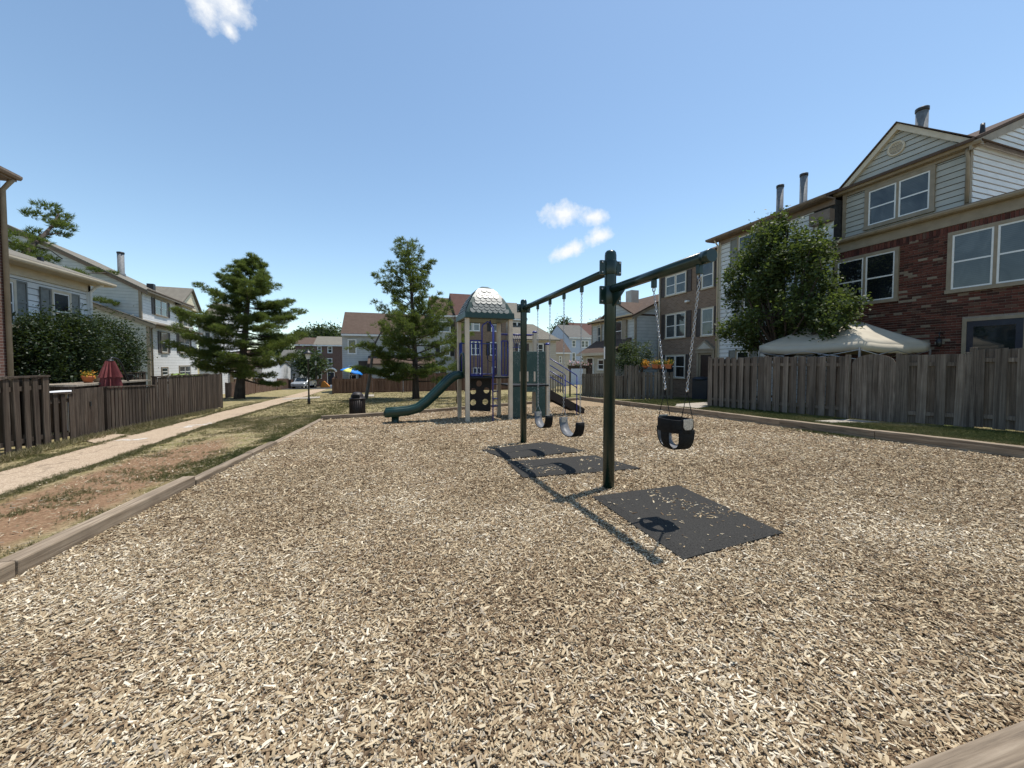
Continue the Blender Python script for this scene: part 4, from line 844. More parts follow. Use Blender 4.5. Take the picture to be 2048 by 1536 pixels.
class House:
    def __init__(s, name, label, x, y, rz, zb, cat='house'):
        s.rz = rz; s.zb = zb; s.O = V3(x, y); s.a = V3(math.cos(rz), math.sin(rz)); s.d = V3(-math.sin(rz), math.cos(rz)); s.root = thing(name, label, cat, (x, y, zb), rz)
    def p(s, u, v, d=0.0):                             # photo position on the plane at depth d -> (s, z)
        r = ray(u, v); o = V3(0, 0, H) - s.O; t = (d - o.dot(s.d)) / r.dot(s.d); q = o + r * t; return q.dot(s.a), q.z
    def pa(s, u, v, a0):                               # on the end wall at s = a0 -> (depth, z)
        r = ray(u, v); o = V3(0, 0, H) - s.O; t = (a0 - o.dot(s.a)) / r.dot(s.a); q = o + r * t; return q.dot(s.d), q.z
    def part(s, mb, name, mat, parent=None, bev=0.0): return mb.build(name, mat, parent or s.root, (0, 0, -s.zb) if parent is None else None, None, bev)
    def box(s, name, mat, x0, x1, y0, y1, z0, z1, bev=0.0, parent=None): m = MB(); m.box(x0, x1, y0, y1, z0, z1); return s.part(m, name, mat, parent, bev)
    def poly(s, name, mat, pts, off, parent=None): m = MB(); m.prism(pts, off); return s.part(m, name, mat, parent)
    def boards(s, mat, o, a, n, z0, z1, rng, pitch=.2):   # lap siding, one board per course; added gaps show dark backing as shade lines
        o, a, n = Vector((*o, 0)), Vector((*a, 0)), Vector((*n, 0)); k = int(math.ceil((z1 - z0) / pitch - 1e-6))
        for i in range(k):
            za, zt = z0 + i * pitch + .016, min(z0 + (i + 1) * pitch, z1); (l0, r0), (l1, r1) = rng(za), rng(zt - .001)
            if r0 - l0 < .06: continue
            if r1 - l1 < .01: l1 = r1 = (l1 + r1) / 2
            tb, tt = .030, .004; vs = []
            for (l, r_, z, th) in ((l0, r0, za, tb), (l1, r1, zt, tt)):
                vs += [o + a*l + n*th, o + a*r_ + n*th, o + a*r_ - n*.01, o + a*l - n*.01]; 
                for q in range(4): vs[-4+q] = V3(vs[-4+q].x, vs[-4+q].y, z)
            m = MB(); m.add(vs, [(3,2,1,0),(4,5,6,7),(0,1,5,4),(1,2,6,5),(2,3,7,6),(3,0,4,7)]); s.part(m, 'siding_board', mat)
    def window(s, x0, x1, z0, z1, y=0.0, units=1, cas=.08, cm='trim_tan', fm='trim_white', gm='glass_dark', gm2=None, sh=None, shw=.38, rz=0.0, proud=.055, sash=True, grid=False):
        w, h = x1 - x0, z1 - z0; key = (round(w, 2), round(h, 2), units, cas, cm, fm, proud, sash, grid)
        uw = (w - 2*cas - (units - 1) * .07) / units; ft = min(.045, uw * .09)
        if key not in WIN:
            m = MB(); m.box(0, cas, -proud, .03, 0, h); m.box(w - cas, w, -proud, .03, 0, h); m.box(cas, w - cas, -proud, .03, h - cas, h); m.box(-.02, w + .02, -proud - .02, .03, -.03, cas * .8)
            for i in range(units):
                a = cas + i * (uw + .07); b = a + uw; lo, hi = cas * .8, h - cas; p = -proud * .72
                if i: m.box(a - .07, a, -proud * .9, .03, lo, hi)
                m.box(a, a + ft, p, .03, lo, hi, 1); m.box(b - ft, b, p, .03, lo, hi, 1); m.box(a + ft, b - ft, p, .03, hi - ft, hi, 1); m.box(a + ft, b - ft, p, .03, lo, lo + ft, 1)
                if sash: mid = (lo + hi) / 2; m.box(a + ft, b - ft, p + .008, .03, mid - .022, mid + .022, 1)
                if grid: c_ = (a + b) / 2; m.box(c_ - .012, c_ + .012, p + .014, .03, lo + ft, hi - ft, 1)
            WIN[key] = m.mesh('window', [cm, fm])
        o = link('window', WIN[key], s.root, (x0 if rz == 0 else x0, y, z0 - s.zb), rz)
        for i in range(units):
            a = cas + i * (uw + .07); lo, hi = cas * .8, h - cas; mid = (lo + hi) / 2; g2 = gm2 or gm
            for (l, u_, yy_, g) in (((lo + .02, mid, -.022, g2), (mid, hi - .02, -.030, gm)) if sash else ((lo + .02, hi - .02, -.026, gm),)):
                m = MB(); m.box(a + .012, a + uw - .012, yy_, yy_ + .006, l, u_); m.build('pane', g, o)
        if sh:
            for sx in (-shw - .015, w + .015):
                m = MB(); m.box(0, .045, -.045, 0, 0, h); m.box(shw - .045, shw, -.045, 0, 0, h)
                for zz in (0, h * .52, h - .06): m.box(.045, shw - .045, -.045, 0, zz, zz + .06)
                m.box(.045, shw - .045, -.025, 0, .06, h - .06); c_, s_ = math.cos(rz), math.sin(rz); m.build('shutter', sh, s.root, (x0 + sx * c_, y + sx * s_, z0 - s.zb), rz)
        return o
    def door(s, x0, x1, z0, z1, mat='door_dark', cm='trim_tan', y=0.0, glass=False):
        m = MB(); c = .09; m.box(x0 - c, x0, y - .05, y + .03, z0, z1 + c); m.box(x1, x1 + c, y - .05, y + .03, z0, z1 + c); m.box(x0, x1, y - .05, y + .03, z1, z1 + c); s.part(m, 'door_frame', cm)
        m = MB(); m.box(x0, x1, y - .03, y + .02, z0, z1); d = s.part(m, 'door', mat)
        m = MB(); m.lathe([(.012, 0), (.03, .02), (.03, .045), (.012, .06)], (0, 0, 0), 10); k = m.build('handle', 'galvanised', d, (x0 + .1, y - .05, z0 + (z1 - z0) * .47))
        if glass: m = MB(); m.box(x0 + .14, x1 - .14, y - .036, y - .03, z0 + (z1 - z0) * .12, z1 - .16); m.build('pane', 'glass_dark', d)
        return d
    def gutter(s, x0, x1, y, z, mat='trim_tan', r_=.065, along='s'):
        m = MB(); prof = [(0, 0), (-.09, -.005), (-.125, .05), (-.125, .10), (-.11, .10), (-.105, .055), (-.08, .015), (0, .015)]
        m.prism([(x0, y + py, z + pz) for py, pz in prof], (x1 - x0, 0, 0)); s.part(m, 'gutter', mat)
    def spout(s, pts, mat='trim_tan', r_=.04): m = MB(); m.tube(pts, r_, 8); s.part(m, 'downspout', mat)
    def flue(s, x, y, z0, z1, r_=.16):
        m = MB(); m.lathe([(r_ * 1.25, z0 - .3), (r_ * 1.25, z0 + .05), (r_, z0 + .1), (r_, z1 - .14)], (x, y, 0), 16); f = s.part(m, 'flue', 'flue')
        m = MB(); m.lathe([(r_ * .9, z1 - .15), (r_ * 1.12, z1 - .13), (r_ * 1.12, z1 - .02), (r_ * .8, z1)], (x, y, 0), 16); m.build('flue_cap', 'black_iron', f)
    def roof_slab(s, x0, x1, y0, z0, y1, z1, mat, th=.12, name='roof'):
        return s.poly(name, mat, [(x0, y0, z0), (x0, y1, z1), (x0, y1, z1 - th), (x0, y0, z0 - th)], (x1 - x0, 0, 0))
WIN = {}
HP = PI / 2

# red brick house with the white dormer
h1 = House('brick_house', 'red brick house with white gabled dormer beyond the canopy', 16.0, 10.28, -HP, gz(0, 7) + .17)
Lw = 8.2; mbw = MB(); mbw.box(0, Lw, .012, 7, h1.zb - .5, 5.62); h1.part(mbw, 'wall', 'mortar')
w1 = (.06, 1.97, 3.47, 5.22); w2 = (3.13, 5.06, 3.50, 5.28); dr = (3.60, 4.66, .35, 2.60)
holes_ = [w1, w2, (dr[0] - .12, dr[1] + .5, dr[2], dr[3] + .12)]
bricks = []; ch, bl = .0775, .232
def free(x0, x1, z0, z1): return not any(x1 > a + .03 and x0 < b - .03 and z1 > c + .03 and z0 < d - .03 for a, b, c, d in holes_)
zc = h1.zb - .2; i = 0
while zc < 5.24:
    x = -.116 if i % 2 else 0.0
    while x < Lw:
        a_, b_ = max(x, 0), min(x + bl, Lw)
        if b_ - a_ > .05:
            spans = [(a_, b_)]
            for (p0, p1, q0, q1) in holes_:
                if zc + ch > q0 + .03 and zc < q1 - .03:
                    ns = []
                    for (u0, u1) in spans:
                        if u1 <= p0 or u0 >= p1: ns.append((u0, u1))
                        else:
                            if u0 < p0: ns.append((u0, p0))
                            if u1 > p1: ns.append((p1, u1))
                    spans = ns
            for u0, u1 in spans:
                if u1 - u0 > .03: bricks.append((u0 + .007, u1 - .007, zc + .007, zc + ch - .007))
        x += bl
    zc += ch; i += 1
x = .0
while x < Lw: bricks.append((x + .005, x + ch - .005, 5.275, 5.475)); x += ch + .004
def tint_of(): return random.choices((random.uniform(0, .3), random.uniform(.3, .7), random.uniform(.72, .84), random.uniform(.9, 1)), (4, 7.5, .7, .3))[0]
def bvis(b): return 1.75 < b[2] and b[0] < 4.75 and b[1] > 2.0 and (b[1] - b[0]) > .2
full = sorted([b for b in bricks if bvis(b)], key=lambda b: -(b[0] - .35 * abs(b[2] - 3.2)))[:300]; fset = set(full)
BM_ = []
for k in range(24):
    m = MB(); m.box(0, bl - .014, -.010, .02, 0, ch - .014); me = m.mesh('brick', 'brick_red'); at = me.attributes.new('tint', 'FLOAT', 'FACE'); at.data.foreach_set('value', [tint_of()] * 6); BM_.append(me)
for b in full: o = link('brick', random.choice(BM_), h1.root, (b[0], random.uniform(-.002, .003), b[2] - h1.zb))
m = MB(); tv = []
for b in bricks:
    if b in fset: continue
    j = random.uniform(-.002, .003); m.box(b[0], b[1], -.010 + j, .02, b[2], b[3]); tv += [tint_of()] * 6
o = h1.part(m, 'brickwork', 'brick_red'); at = o.data.attributes.new('tint', 'FLOAT', 'FACE'); at.data.foreach_set('value', tv); o['kind'] = 'stuff'
h1.window(*w1[:2], *w1[2:], y=-.012, units=2, cas=.10, gm='glass_dark'); h1.window(*w2[:2], *w2[2:], y=-.012, units=2, cas=.10, gm='glass_blind')
h1.door(dr[0], dr[1], dr[2], dr[3], 'door_navy', 'trim_tan', -.02, True); h1.box('sidelight', 'glass_dark', dr[1] + .12, dr[1] + .5, -.03, .0, dr[2], dr[3] + .05)
h1.box('frieze', 'trim_tan', -.1, Lw, -.035, .02, 5.485, 5.80); h1.box('soffit', 'trim_tan', -.12, Lw, -.17, .0, 5.80, 5.83); h1.gutter(-.14, Lw, -.14, 5.82)
h1.roof_slab(-.12, Lw, -.20, 5.955, .52, 6.16, 'roof_brown', .09, 'pent_roof')
sc = 3.37                                               # dormer storey
h1.box('wall', 'shade_backing', .02, sc - .02, .42, 7, 5.7, 7.72); h1.boards('siding_sage', (0, .42), (1, 0), (0, -1), 6.08, 7.62, lambda z: (.07, sc - .07), .185)
for x in (0, sc - .11): h1.box('corner_board', 'trim_tan', x, x + .11, .37, .46, 6.05, 7.66)
h1.window(.72, 2.60, 6.20, 7.62, y=.40, units=2, cas=.12, gm='glass_blind'); h1.box('frieze', 'trim_tan', .0, sc, .36, .43, 7.63, 7.78)
pk = (1.62, 9.44); e0, e1, ez = -.20, sc + .22, 7.80
def rake(z): f = (z - ez) / (pk[1] - ez); return (e0 + .30 + (pk[0] - e0 - .30) * f, e1 - .30 + (pk[0] - e1 + .30) * f)
h1.poly('gable_wall', 'shade_backing', [(e0 + .25, .45, ez), (e1 - .25, .45, ez), (pk[0], .45, pk[1] - .15)], (0, .2, 0)); h1.boards('siding_sage', (0, .43), (1, 0), (0, -1), ez + .02, pk[1] - .22, rake, .185)
for (ea, sg) in ((e0, 1), (e1, -1)):
    d_ = Vector((pk[0] - ea, pk[1] - ez)).normalized(); nn = Vector((-d_.y, d_.x)) * (1 if sg > 0 else -1); q = Vector((ea, ez)); t_ = Vector(pk)
    h1.poly('rake_board', 'trim_cream', [(q.x, .30, q.y), (t_.x, .30, t_.y), (t_.x, .30, t_.y - .21), (q.x + sg * .22, .30, q.y - .0)], (0, .14, 0))
    h1.poly('gable_roof', 'roof_brown', [(q.x - sg*.03, .24, q.y + .02), (t_.x, .24, t_.y + .02), (t_.x, .24, t_.y + .05), (q.x - sg*.05, .24, q.y + .04)], (0, 3.6, 0))
h1.gutter(e0 - .02, e1 + .05, .30, 7.74); h1.box('soffit', 'trim_tan', e0, e1, .28, .45, 7.72, 7.765)
m = MB(); vc = (1.56, .40, 8.66); m.tube([(vc[0] + .215*math.cos(a), vc[1], vc[2] + .215*math.sin(a)) for a in np.linspace(0, 2*PI, 24, False)], .035, 8, closed=True); vt = h1.part(m, 'round_vent', 'trim_cream')
for k in range(-4, 5):
    zz = k * .043; hw_ = math.sqrt(max(.0, .2**2 - zz**2)); m = MB(); m.box(vc[0] - hw_, vc[0] + hw_, vc[1] - .02, vc[1] + .02, vc[2] + zz - .008, vc[2] + zz + .012); m.build('vent_slat', 'trim_cream', vt)
m = MB(); m.lathe([(.2, 0), (.2, .01)], (0, 0, 0), 20); o = m.build('vent_back', 'black_iron', vt, (vc[0], vc[1] + .03, vc[2])); o.rotation_euler = (HP, 0, 0)
dA, zA = h1.pa(1958, 276, sc); dB, zB = h1.pa(2046, 236, sc); sl_ = (zB - zA) / (dB - dA); zr = lambda d: zA + sl_ * (d - dA)
h1.poly('side_wall', 'shade_backing', [(sc - .02, .44, 5.9), (sc - .02, 6.5, 5.9), (sc - .02, 6.5, min(zr(4.2), 10.2)), (sc - .02, 4.2, zr(4.2) - .05), (sc - .02, .44, zr(.44) - .1)], (-.05, 0, 0))
zs0 = 6.12
h1.boards('siding_white', (sc, 0), (0, 1), (1, 0), zs0, zr(4.2) - .25, lambda z: (max(.46, (z - zA + .22) / sl_ + dA), 6.4), .175)
h1.poly('rake_board', 'trim_tan', [(sc + .02, .2, zr(.2)), (sc + .02, 4.3, zr(4.3)), (sc + .02, 4.3, zr(4.3) - .24), (sc + .02, .2, zr(.2) - .22)], (.06, 0, 0))
h1.poly('roof', 'roof_brown', [(sc + .12, .1, zr(.1) + .02), (sc + .12, 4.3, zr(4.3) + .02), (sc + .12, 4.3, zr(4.3) + .12), (sc + .12, .1, zr(.1) + .1)], (-sc - .2, 0, 0)); h1.poly('roof', 'roof_brown', [(sc + .12, 4.3, zr(4.3) + .02), (sc + .12, 8.5, zr(.1)), (sc + .12, 8.5, zr(.1) + .1), (sc + .12, 4.3, zr(4.3) + .12)], (-sc - .2, 0, 0))
h1.spout([(sc - .05, .30, 7.72), (sc - .05, .27, 7.60), (sc - .05, .36, 7.42), (sc - .05, .36, 6.15)], 'trim_tan', .045)
fx, fz0 = h1.p(1843, 262, 1.9); fz1 = h1.p(1844, 216, 1.9)[1]; h1.flue(fx, 1.9, fz0 - .6, fz1, .165)
vx, vz = h1.p(1965, 262, 1.0); m = MB(); m.lathe([(.1, vz - .3), (.06, vz), (.05, vz + .22)], (vx, 1.0, 0), 10); h1.part(m, 'vent_pipe', 'black_iron')
wx, wz = h1.p(1882, 685, -.1); m = MB(); m.tube([(wx, -.02, wz + .25), (wx, -.18, wz + .3), (wx, -.2, wz + .12)], .015, 6); lt = h1.part(m, 'wall_lantern', 'black_iron'); m = MB(); m.lathe([(.02, .12), (.07, .08), (.06, -.1), (.02, -.14)], (wx, -.2, wz), 8); m.build('lantern_body', 'black_iron', lt)

# white clapboard house behind the maple
h2 = House('clapboard_house', 'white clapboard three storey house behind the maple tree', 16.0, 15.62, -HP, gz(0, 13) + .15)
L2w = 5.3; h2.box('wall', 'shade_backing', .03, L2w, .03, 7, h2.zb - .5, 7.55)
h2.boards('siding_white', (0, .03), (1, 0), (0, -1), h2.zb, 7.40, lambda z: (.08, 4.55 if z > 5.6 else 5.28), .20)
h2.box('corner_board', 'trim_cream', -.02, .10, -.04, .1, h2.zb, 7.45); h2.box('frieze', 'trim_brown', -.02, L2w, -.035, .03, 7.36, 7.58)
h2.box('soffit', 'trim_brown', -.38, L2w, -.42, .05, 7.57, 7.62); h2.gutter(-.42, L2w, -.38, 7.60, 'trim_brown'); h2.roof_slab(-.42, L2w, -.45, 7.72, 4.2, 9.6, 'roof_brown'); h2.roof_slab(-.42, L2w, 8.5, 7.72, 4.2, 9.6, 'roof_brown')
x0_, zt_ = h2.p(1476, 471); x1_, zb_ = h2.p(1522, 522); h2.window(x0_, x1_, zb_ - .1, zt_ - .05, y=0, units=1, sh='shutter_grey', gm='glass_blind')
x0_, zt_ = h2.p(1486, 590); x1_, _ = h2.p(1540, 590); h2.window(x0_, x1_, zt_ - 1.3, zt_ + .1, y=0, units=2, sh='shutter_grey'); x0_, zt_ = h2.p(1472, 701); x1_, _ = h2.p(1502, 701); h2.window(x0_, x1_, zt_ - 1.35, zt_ + .02, y=0, sh='shutter_grey', gm='glass_dark')
h2.box('balcony_back', 'siding_white', 4.6, 5.28, .0, .02, 5.9, 6.75); h2.box('balcony_beam', 'trim_brown', 4.55, 5.3, -.25, .02, 6.75, 7.2); bal = h2.box('balcony_rail', 'trim_white', 4.55, 5.3, -.32, -.26, 6.33, 6.39)
for k in range(6): m = MB(); m.box(4.60 + k*.13, 4.64 + k*.13, -.31, -.27, 5.85, 6.33); m.build('baluster', 'trim_white', bal)
for (u, vt_, vb_, dd) in ((1560.5, 370, 425, 2.4), (1608, 347, 425, 2.2)): fx, fz1 = h2.p(u, vt_, dd); h2.flue(fx, dd, h2.p(u, vb_, dd)[1], fz1, .15)
h2.spout([(.0, -.35, 7.6), (.0, -.1, 7.3), (.0, -.08, h2.zb)], 'trim_cream', .04)

# tan brick house with dark shutters
h3 = House('tan_brick_house', 'tan brick three storey house with dark shutters and pedimented door', 16.12, 20.25, -HP, gz(0, 18) + .06)
L3 = 4.62; h3.box('wall', 'brick_tan', 0, L3, 0, 7, h3.zb - .5, 7.08); h3.box('frieze', 'trim_tan', 0, L3, -.03, .0, 6.90, 7.10); h3.box('soffit', 'trim_tan', -.1, L3, -.33, .05, 7.09, 7.13); h3.gutter(-.12, L3, -.30, 7.11); h3.roof_slab(-.12, L3, -.34, 7.23, 4.2, 9.0, 'roof_brown'); h3.roof_slab(-.12, L3, 8.0, 7.23, 4.2, 9.0, 'roof_brown')
h3.spout([(.02, -.05, 7.05), (.02, -.05, h3.zb)], 'trim_cream', .05)
def W3(u0, u1, vt_, vb_, un, u_ref=None, gm='glass_blind'):
    a_, b_ = h3.p(u0, vt_)[0], h3.p(u1, vt_)[0]; h3.window(a_, b_, h3.p(u0, vb_)[1], h3.p(u0, vt_)[1], units=un, cas=.06, cm='trim_cream', gm=gm, sh='shutter_dark', shw=.36 if un == 2 else .33)
W3(1332, 1374, 554, 594, 2); W3(1404.5, 1429.5, 526, 579, 1); W3(1332, 1373, 629, 678, 2); W3(1403.5, 1429, 617, 673, 1); W3(1331.5, 1372, 710, 755, 2, gm='glass_dark')
da, dt = h3.p(1402.5, 710); db_ = h3.p(1424, 710)[0]; h3.door(da, db_, h3.zb, dt, 'door_dark', 'trim_tan'); pe = h3.box('pediment_base', 'trim_tan', da - .28, db_ + .28, -.14, .0, dt + .10, dt + .26); zz = dt + .26
h3.poly('pediment', 'trim_tan', [(da - .32, -.18, zz), (db_ + .32, -.18, zz), ((da + db_) / 2, -.18, zz + .52)], (0, .18, 0)); h3.poly('pediment_panel', 'siding_beige', [(da - .08, -.19, zz + .07), (db_ + .08, -.19, zz + .07), ((da + db_) / 2, -.19, zz + .40)], (0, .02, 0))
for x in (da - .24, db_ + .10): h3.box('pilaster', 'trim_tan', x, x + .14, -.1, 0, h3.zb, dt + .1)
lx, lz = h3.p(1377, 603); h3.box('security_light', 'trim_white', lx - .12, lx + .1, -.18, 0, lz - .05, lz + .06, .02)

# grey white cottage end beyond it
h4 = House('gable_cottage', 'pale clapboard house with brown roof left of the tan brick house', 14.45, 25.75, -HP, gz(0, 22))
L4 = 5.35; ez4 = h4.p(1272, 628)[1] - .05
rk0 = h4.pa(1272, 627, L4); rk1 = h4.pa(1317, 603, L4); s4 = (rk1[1] - rk0[1]) / (rk1[0] - rk0[0]); zr4 = lambda d: ez4 + s4 * d
h4.poly('side_wall', 'lap_pale', [(L4, 0, h4.zb - .5), (L4, 7, h4.zb - .5), (L4, 7, zr4(1)), (L4, 3.5, zr4(3.5)), (L4, 0, ez4)], (-.1, 0, 0)); h4.box('wall', 'lap_pale', 0, L4 - .1, 0, 7, h4.zb - .5, ez4)
h4.box('corner_board', 'trim_tan', L4 - .1, L4 + .02, -.02, .1, h4.zb, ez4); h4.box('corner_board', 'trim_tan', -.02, .1, -.02, .1, h4.zb, ez4)
h4.poly('rake_board', 'trim_tan', [(L4 + .03, -.25, zr4(-.25) + .02), (L4 + .03, 3.5, zr4(3.5) + .02), (L4 + .03, 3.5, zr4(3.5) - .18), (L4 + .03, -.25, zr4(-.25) - .16)], (.05, 0, 0))
h4.roof_slab(-.15, L4 + .12, -.28, zr4(-.28) + .12, 3.5, zr4(3.5) + .12, 'roof_brown', .1); h4.roof_slab(-.15, L4 + .12, 7.3, zr4(-.28) + .12, 3.5, zr4(3.5) + .12, 'roof_brown', .1)
h4.box('frieze', 'trim_cream', 0, L4, -.04, .0, ez4 - .22, ez4); h4.gutter(-.15, L4 + .1, -.22, ez4 - .02, 'trim_cream')
gx, gzk = h4.p(1235, 604, .8); gl, gr = h4.p(1205, 640)[0], h4.p(1268, 640)[0]; gc = (gl + gr) / 2
h4.poly('cross_gable', 'lap_pale', [(gl, -.05, ez4), (gr, -.05, ez4), (gc, -.05, ez4 + .95)], (0, .1, 0))
for sg, e in ((1, gl), (-1, gr)): h4.poly('gable_roof', 'roof_brown', [(e - sg*.15, -.18, ez4 - .02), (gc, -.18, ez4 + 1.02), (gc, -.18, ez4 + 1.12), (e - sg*.22, -.18, ez4 + .05)], (0, 2.6, 0))
for (u0, u1, vt_, vb_, dd) in ((1195.5, 1204, 653, 692, 0), (1229, 1245.5, 641, 686, 0)): a_, zt_ = h4.p(u0, vt_, dd); b_ = h4.p(u1, vt_, dd)[0]; h4.window(a_, b_, h4.p(u0, vb_, dd)[1], zt_, cas=.06, gm='glass_blind')
h4.box('pilaster', 'trim_tan', h4.p(1247, 660)[0], h4.p(1255, 660)[0], -.12, 0, 1.9, ez4 - .2)
la, lz0 = h4.p(1166, 708, -1.2); lb = h4.p(1214, 708, -1.2)[0] + .6; h4.box('porch_wall', 'siding_beige', la, lb, -1.2, 0, h4.zb - .4, lz0); h4.roof_slab(la - .25, lb + .3, -1.55, lz0 - .02, .0, lz0 + .95, 'roof_brown', .12, 'porch_roof'); h4.box('porch_fascia', 'trim_cream', la - .25, lb + .3, -1.6, -1.52, lz0 - .16, lz0 + .02)
a_, b_ = h4.p(1176, 720, -1.2)[0], h4.p(1187, 720, -1.2)[0]; h4.door(a_, b_, h4.zb, h4.p(1180, 717, -1.2)[1], 'door_dark', 'trim_white', -1.22); a_, b_ = h4.p(1196.5, 720, -1.2)[0], h4.p(1209, 720, -1.2)[0]; h4.window(a_, b_, h4.p(1200, 740, -1.2)[1], h4.p(1200, 718, -1.2)[1], y=-1.2, cas=.05, cm='trim_white')
h4.box('chimney', 'siding_beige', gx + .1, gx + .75, 1.4, 2.0, ez4 + .2, h4.p(1248, 586, 1.6)[1]); h4.spout([(h4.p(1204, 645)[0], -.2, ez4), (h4.p(1204, 645)[0], -.08, ez4 - .3), (h4.p(1204, 645)[0], -.06, 1.9)], 'trim_cream', .04)

# left row -----------------------------------------------------------------
k0 = House('brick_house_corner', 'dark red brick house corner with tan downspout at the left edge', -9.5, 13.55, HP, gz(0, 12))
k0.box('wall', 'brick_far', -6, 0, 0, 7, k0.zb - .5, 6.1); k0.box('eave', 'trim_brown', -6, .10, -.26, .3, 6.12, 6.22); k0.roof_slab(-6, .12, -.32, 6.30, 3.5, 8.2, 'roof_brown', .08); k0.gutter(-6, .12, -.24, 6.17, 'trim_brown'); k0.spout([(.02, -.24, 6.15), (.0, -.18, 6.05), (-.02, -.06, 5.85), (-.03, -.06, k0.zb)], 'trim_tan', .055)
k1 = House('clapboard_house', 'white clapboard house with grey shutters behind the dark shrubs', -11.0, 15.0, HP, gz(0, 17))
k1.box('wall', 'shade_backing', 0, 4.12, .03, 6, k1.zb - .5, 4.40); k1.boards('siding_white', (0, .03), (1, 0), (0, -1), k1.zb, 4.14, lambda z: (.02, 4.02), .20)
k1.box('corner_board', 'trim_white', 4.0, 4.14, -.04, .1, k1.zb, 4.35); k1.box('frieze', 'trim_cream', 0, 4.12, -.04, .03, 4.12, 4.40); k1.box('soffit', 'trim_cream', -.1, 4.55, -.52, .05, 4.40, 4.44); k1.gutter(-.1, 4.58, -.48, 4.42, 'trim_cream'); k1.roof_slab(-.1, 4.55, -.52, 4.56, 3.2, 5.9, 'roof_taupe', .1); k1.roof_slab(-.1, 4.55, 6.5, 4.56, 3.2, 5.9, 'roof_taupe', .1); k1.spout([(4.08, -.46, 4.42), (4.08, -.2, 4.3), (4.06, -.07, 4.1), (4.06, -.07, k1.zb)], 'trim_white', .05)
k1.poly('side_wall', 'lap_white', [(4.12, .03, 4.3), (4.12, 6, 4.3), (4.12, 3.2, 5.75)], (-.1, 0, 0))
k1.window(.22, 1.0, 2.52, 3.96, y=0, cas=.09, cm='trim_cream', sh='shutter_grey', gm='glass_blind'); k1.window(2.30, 3.15, 2.48, 3.92, y=0, cas=.08, cm='trim_cream', sh='shutter_grey', gm='glass_dark', shw=.40); k1.box('vent_pipe', 'black_iron', 3.1, 3.22, .7, .82, 4.7, 5.15)
k1.window(.4, 1.2, .2, 1.5, y=0, cas=.08, cm='trim_cream')
RZ2 = HP + R(6.5)
k2 = House('shuttered_clapboard_house', 'white clapboard house with dark shutters and grey side wall on the left', -14.9, 31.0, RZ2, gz(0, 31))
sL = k2.p(394, 700)[0]; ze2 = k2.p(312, 651)[1]; zu2 = k2.p(294, 583, .5)[1]
r0 = k2.pa(312, 651, -.12); r1 = k2.pa(180, 606, -.12); m2 = (r1[1] - r0[1]) / (r1[0] - r0[0]); zl = lambda d: ze2 + m2 * d
k2.box('wall', 'lap_white', .1, sL, 0, 7.5, k2.zb - .5, ze2); k2.poly('side_wall', 'lap_sage', [(0, 0, k2.zb - .5), (0, 7.5, k2.zb - .5), (0, 7.5, zl(7.5)), (0, 0, ze2)], (.1, 0, 0))
k2.poly('rake_board', 'trim_tan', [(-.12, -.35, zl(-.35) + .1), (-.12, 7.5, zl(7.5) + .1), (-.12, 7.5, zl(7.5) - .15), (-.12, -.35, zl(-.35) - .15)], (.08, 0, 0))
k2.roof_slab(-.15, sL + .1, -.38, zl(-.38) + .16, .5, zl(.5) + .16, 'roof_taupe', .1, 'pent_roof'); k2.poly('side_roof', 'roof_taupe', [(-.15, .5, zl(.5) + .12), (-.15, 7.5, zl(7.5) + .12), (-.15, 7.5, zl(7.5) + .18), (-.15, .5, zl(.5) + .18)], (.6, 0, 0)); k2.gutter(-.12, sL, -.34, ze2 - .06, 'trim_brown')
k2.box('corner_board', 'trim_tan', -.03, .12, -.03, .12, k2.zb, ze2); k2.spout([(.25, -.25, ze2), (.25, -.06, ze2 - .3), (.25, -.06, k2.zb)], 'trim_tan', .05)
u0_ = k2.pa(293, 582, .42); u1_ = k2.pa(150, 515, .42); mu = (u1_[1] - u0_[1]) / (u1_[0] - u0_[0]); zq = lambda d: zu2 + mu * (d - .5)
k2.box('upper_wall', 'lap_white', .5, sL, .5, 7, 3.6, zu2); k2.poly('upper_side_wall', 'lap_grey', [(.42, .5, 3.6), (.42, 8.5, 3.6), (.42, 8.5, zq(6.5)), (.42, 6.5, zq(6.5)), (.42, .5, zu2)], (.1, 0, 0)); k2.box('corner_board', 'trim_tan', .38, .52, .46, .6, 3.9, zu2)
k2.poly('rake_board', 'trim_brown', [(.34, .15, zq(.15) + .06), (.34, 6.5, zq(6.5) + .06), (.34, 6.5, zq(6.5) - .14), (.34, .15, zq(.15) - .14)], (.08, 0, 0)); k2.roof_slab(.28, sL + .2, .1, zq(.1) + .15, 6.5, zq(6.5) + .15, 'roof_taupe', .1); k2.roof_slab(.28, sL + .2, 13, zq(.1) + .15, 6.5, zq(6.5) + .15, 'roof_taupe', .1); k2.gutter(.3, sL, .2, zu2 - .03, 'trim_brown')
def W2(u0, u1, vt_, vb_, un, dd=0.0, sh='shutter_dark', gm='glass_blind', cm='trim_tan'): a_ = k2.p(u0, vt_, dd)[0]; b_ = k2.p(u1, vt_, dd)[0]; k2.window(a_, b_, k2.p((u0+u1)/2, vb_, dd)[1], k2.p((u0+u1)/2, vt_, dd)[1], y=dd, units=un, cas=.07, cm=cm, sh=sh, shw=.42, gm=gm)
W2(308, 333, 600, 632, 2, .5); W2(320.5, 333.5, 664, 706, 1); W2(357, 377.5, 669, 706.5, 2); W2(322, 335, 734, 752, 1, sh=None); W2(357.5, 380, 731, 755, 2, sh=None)
ga, gb = k2.p(358, 610, .3)[0], k2.p(398, 620, .3)[0]; gm_ = (ga + gb) / 2 + .35; zg = k2.p(362, 612, .3)[1]
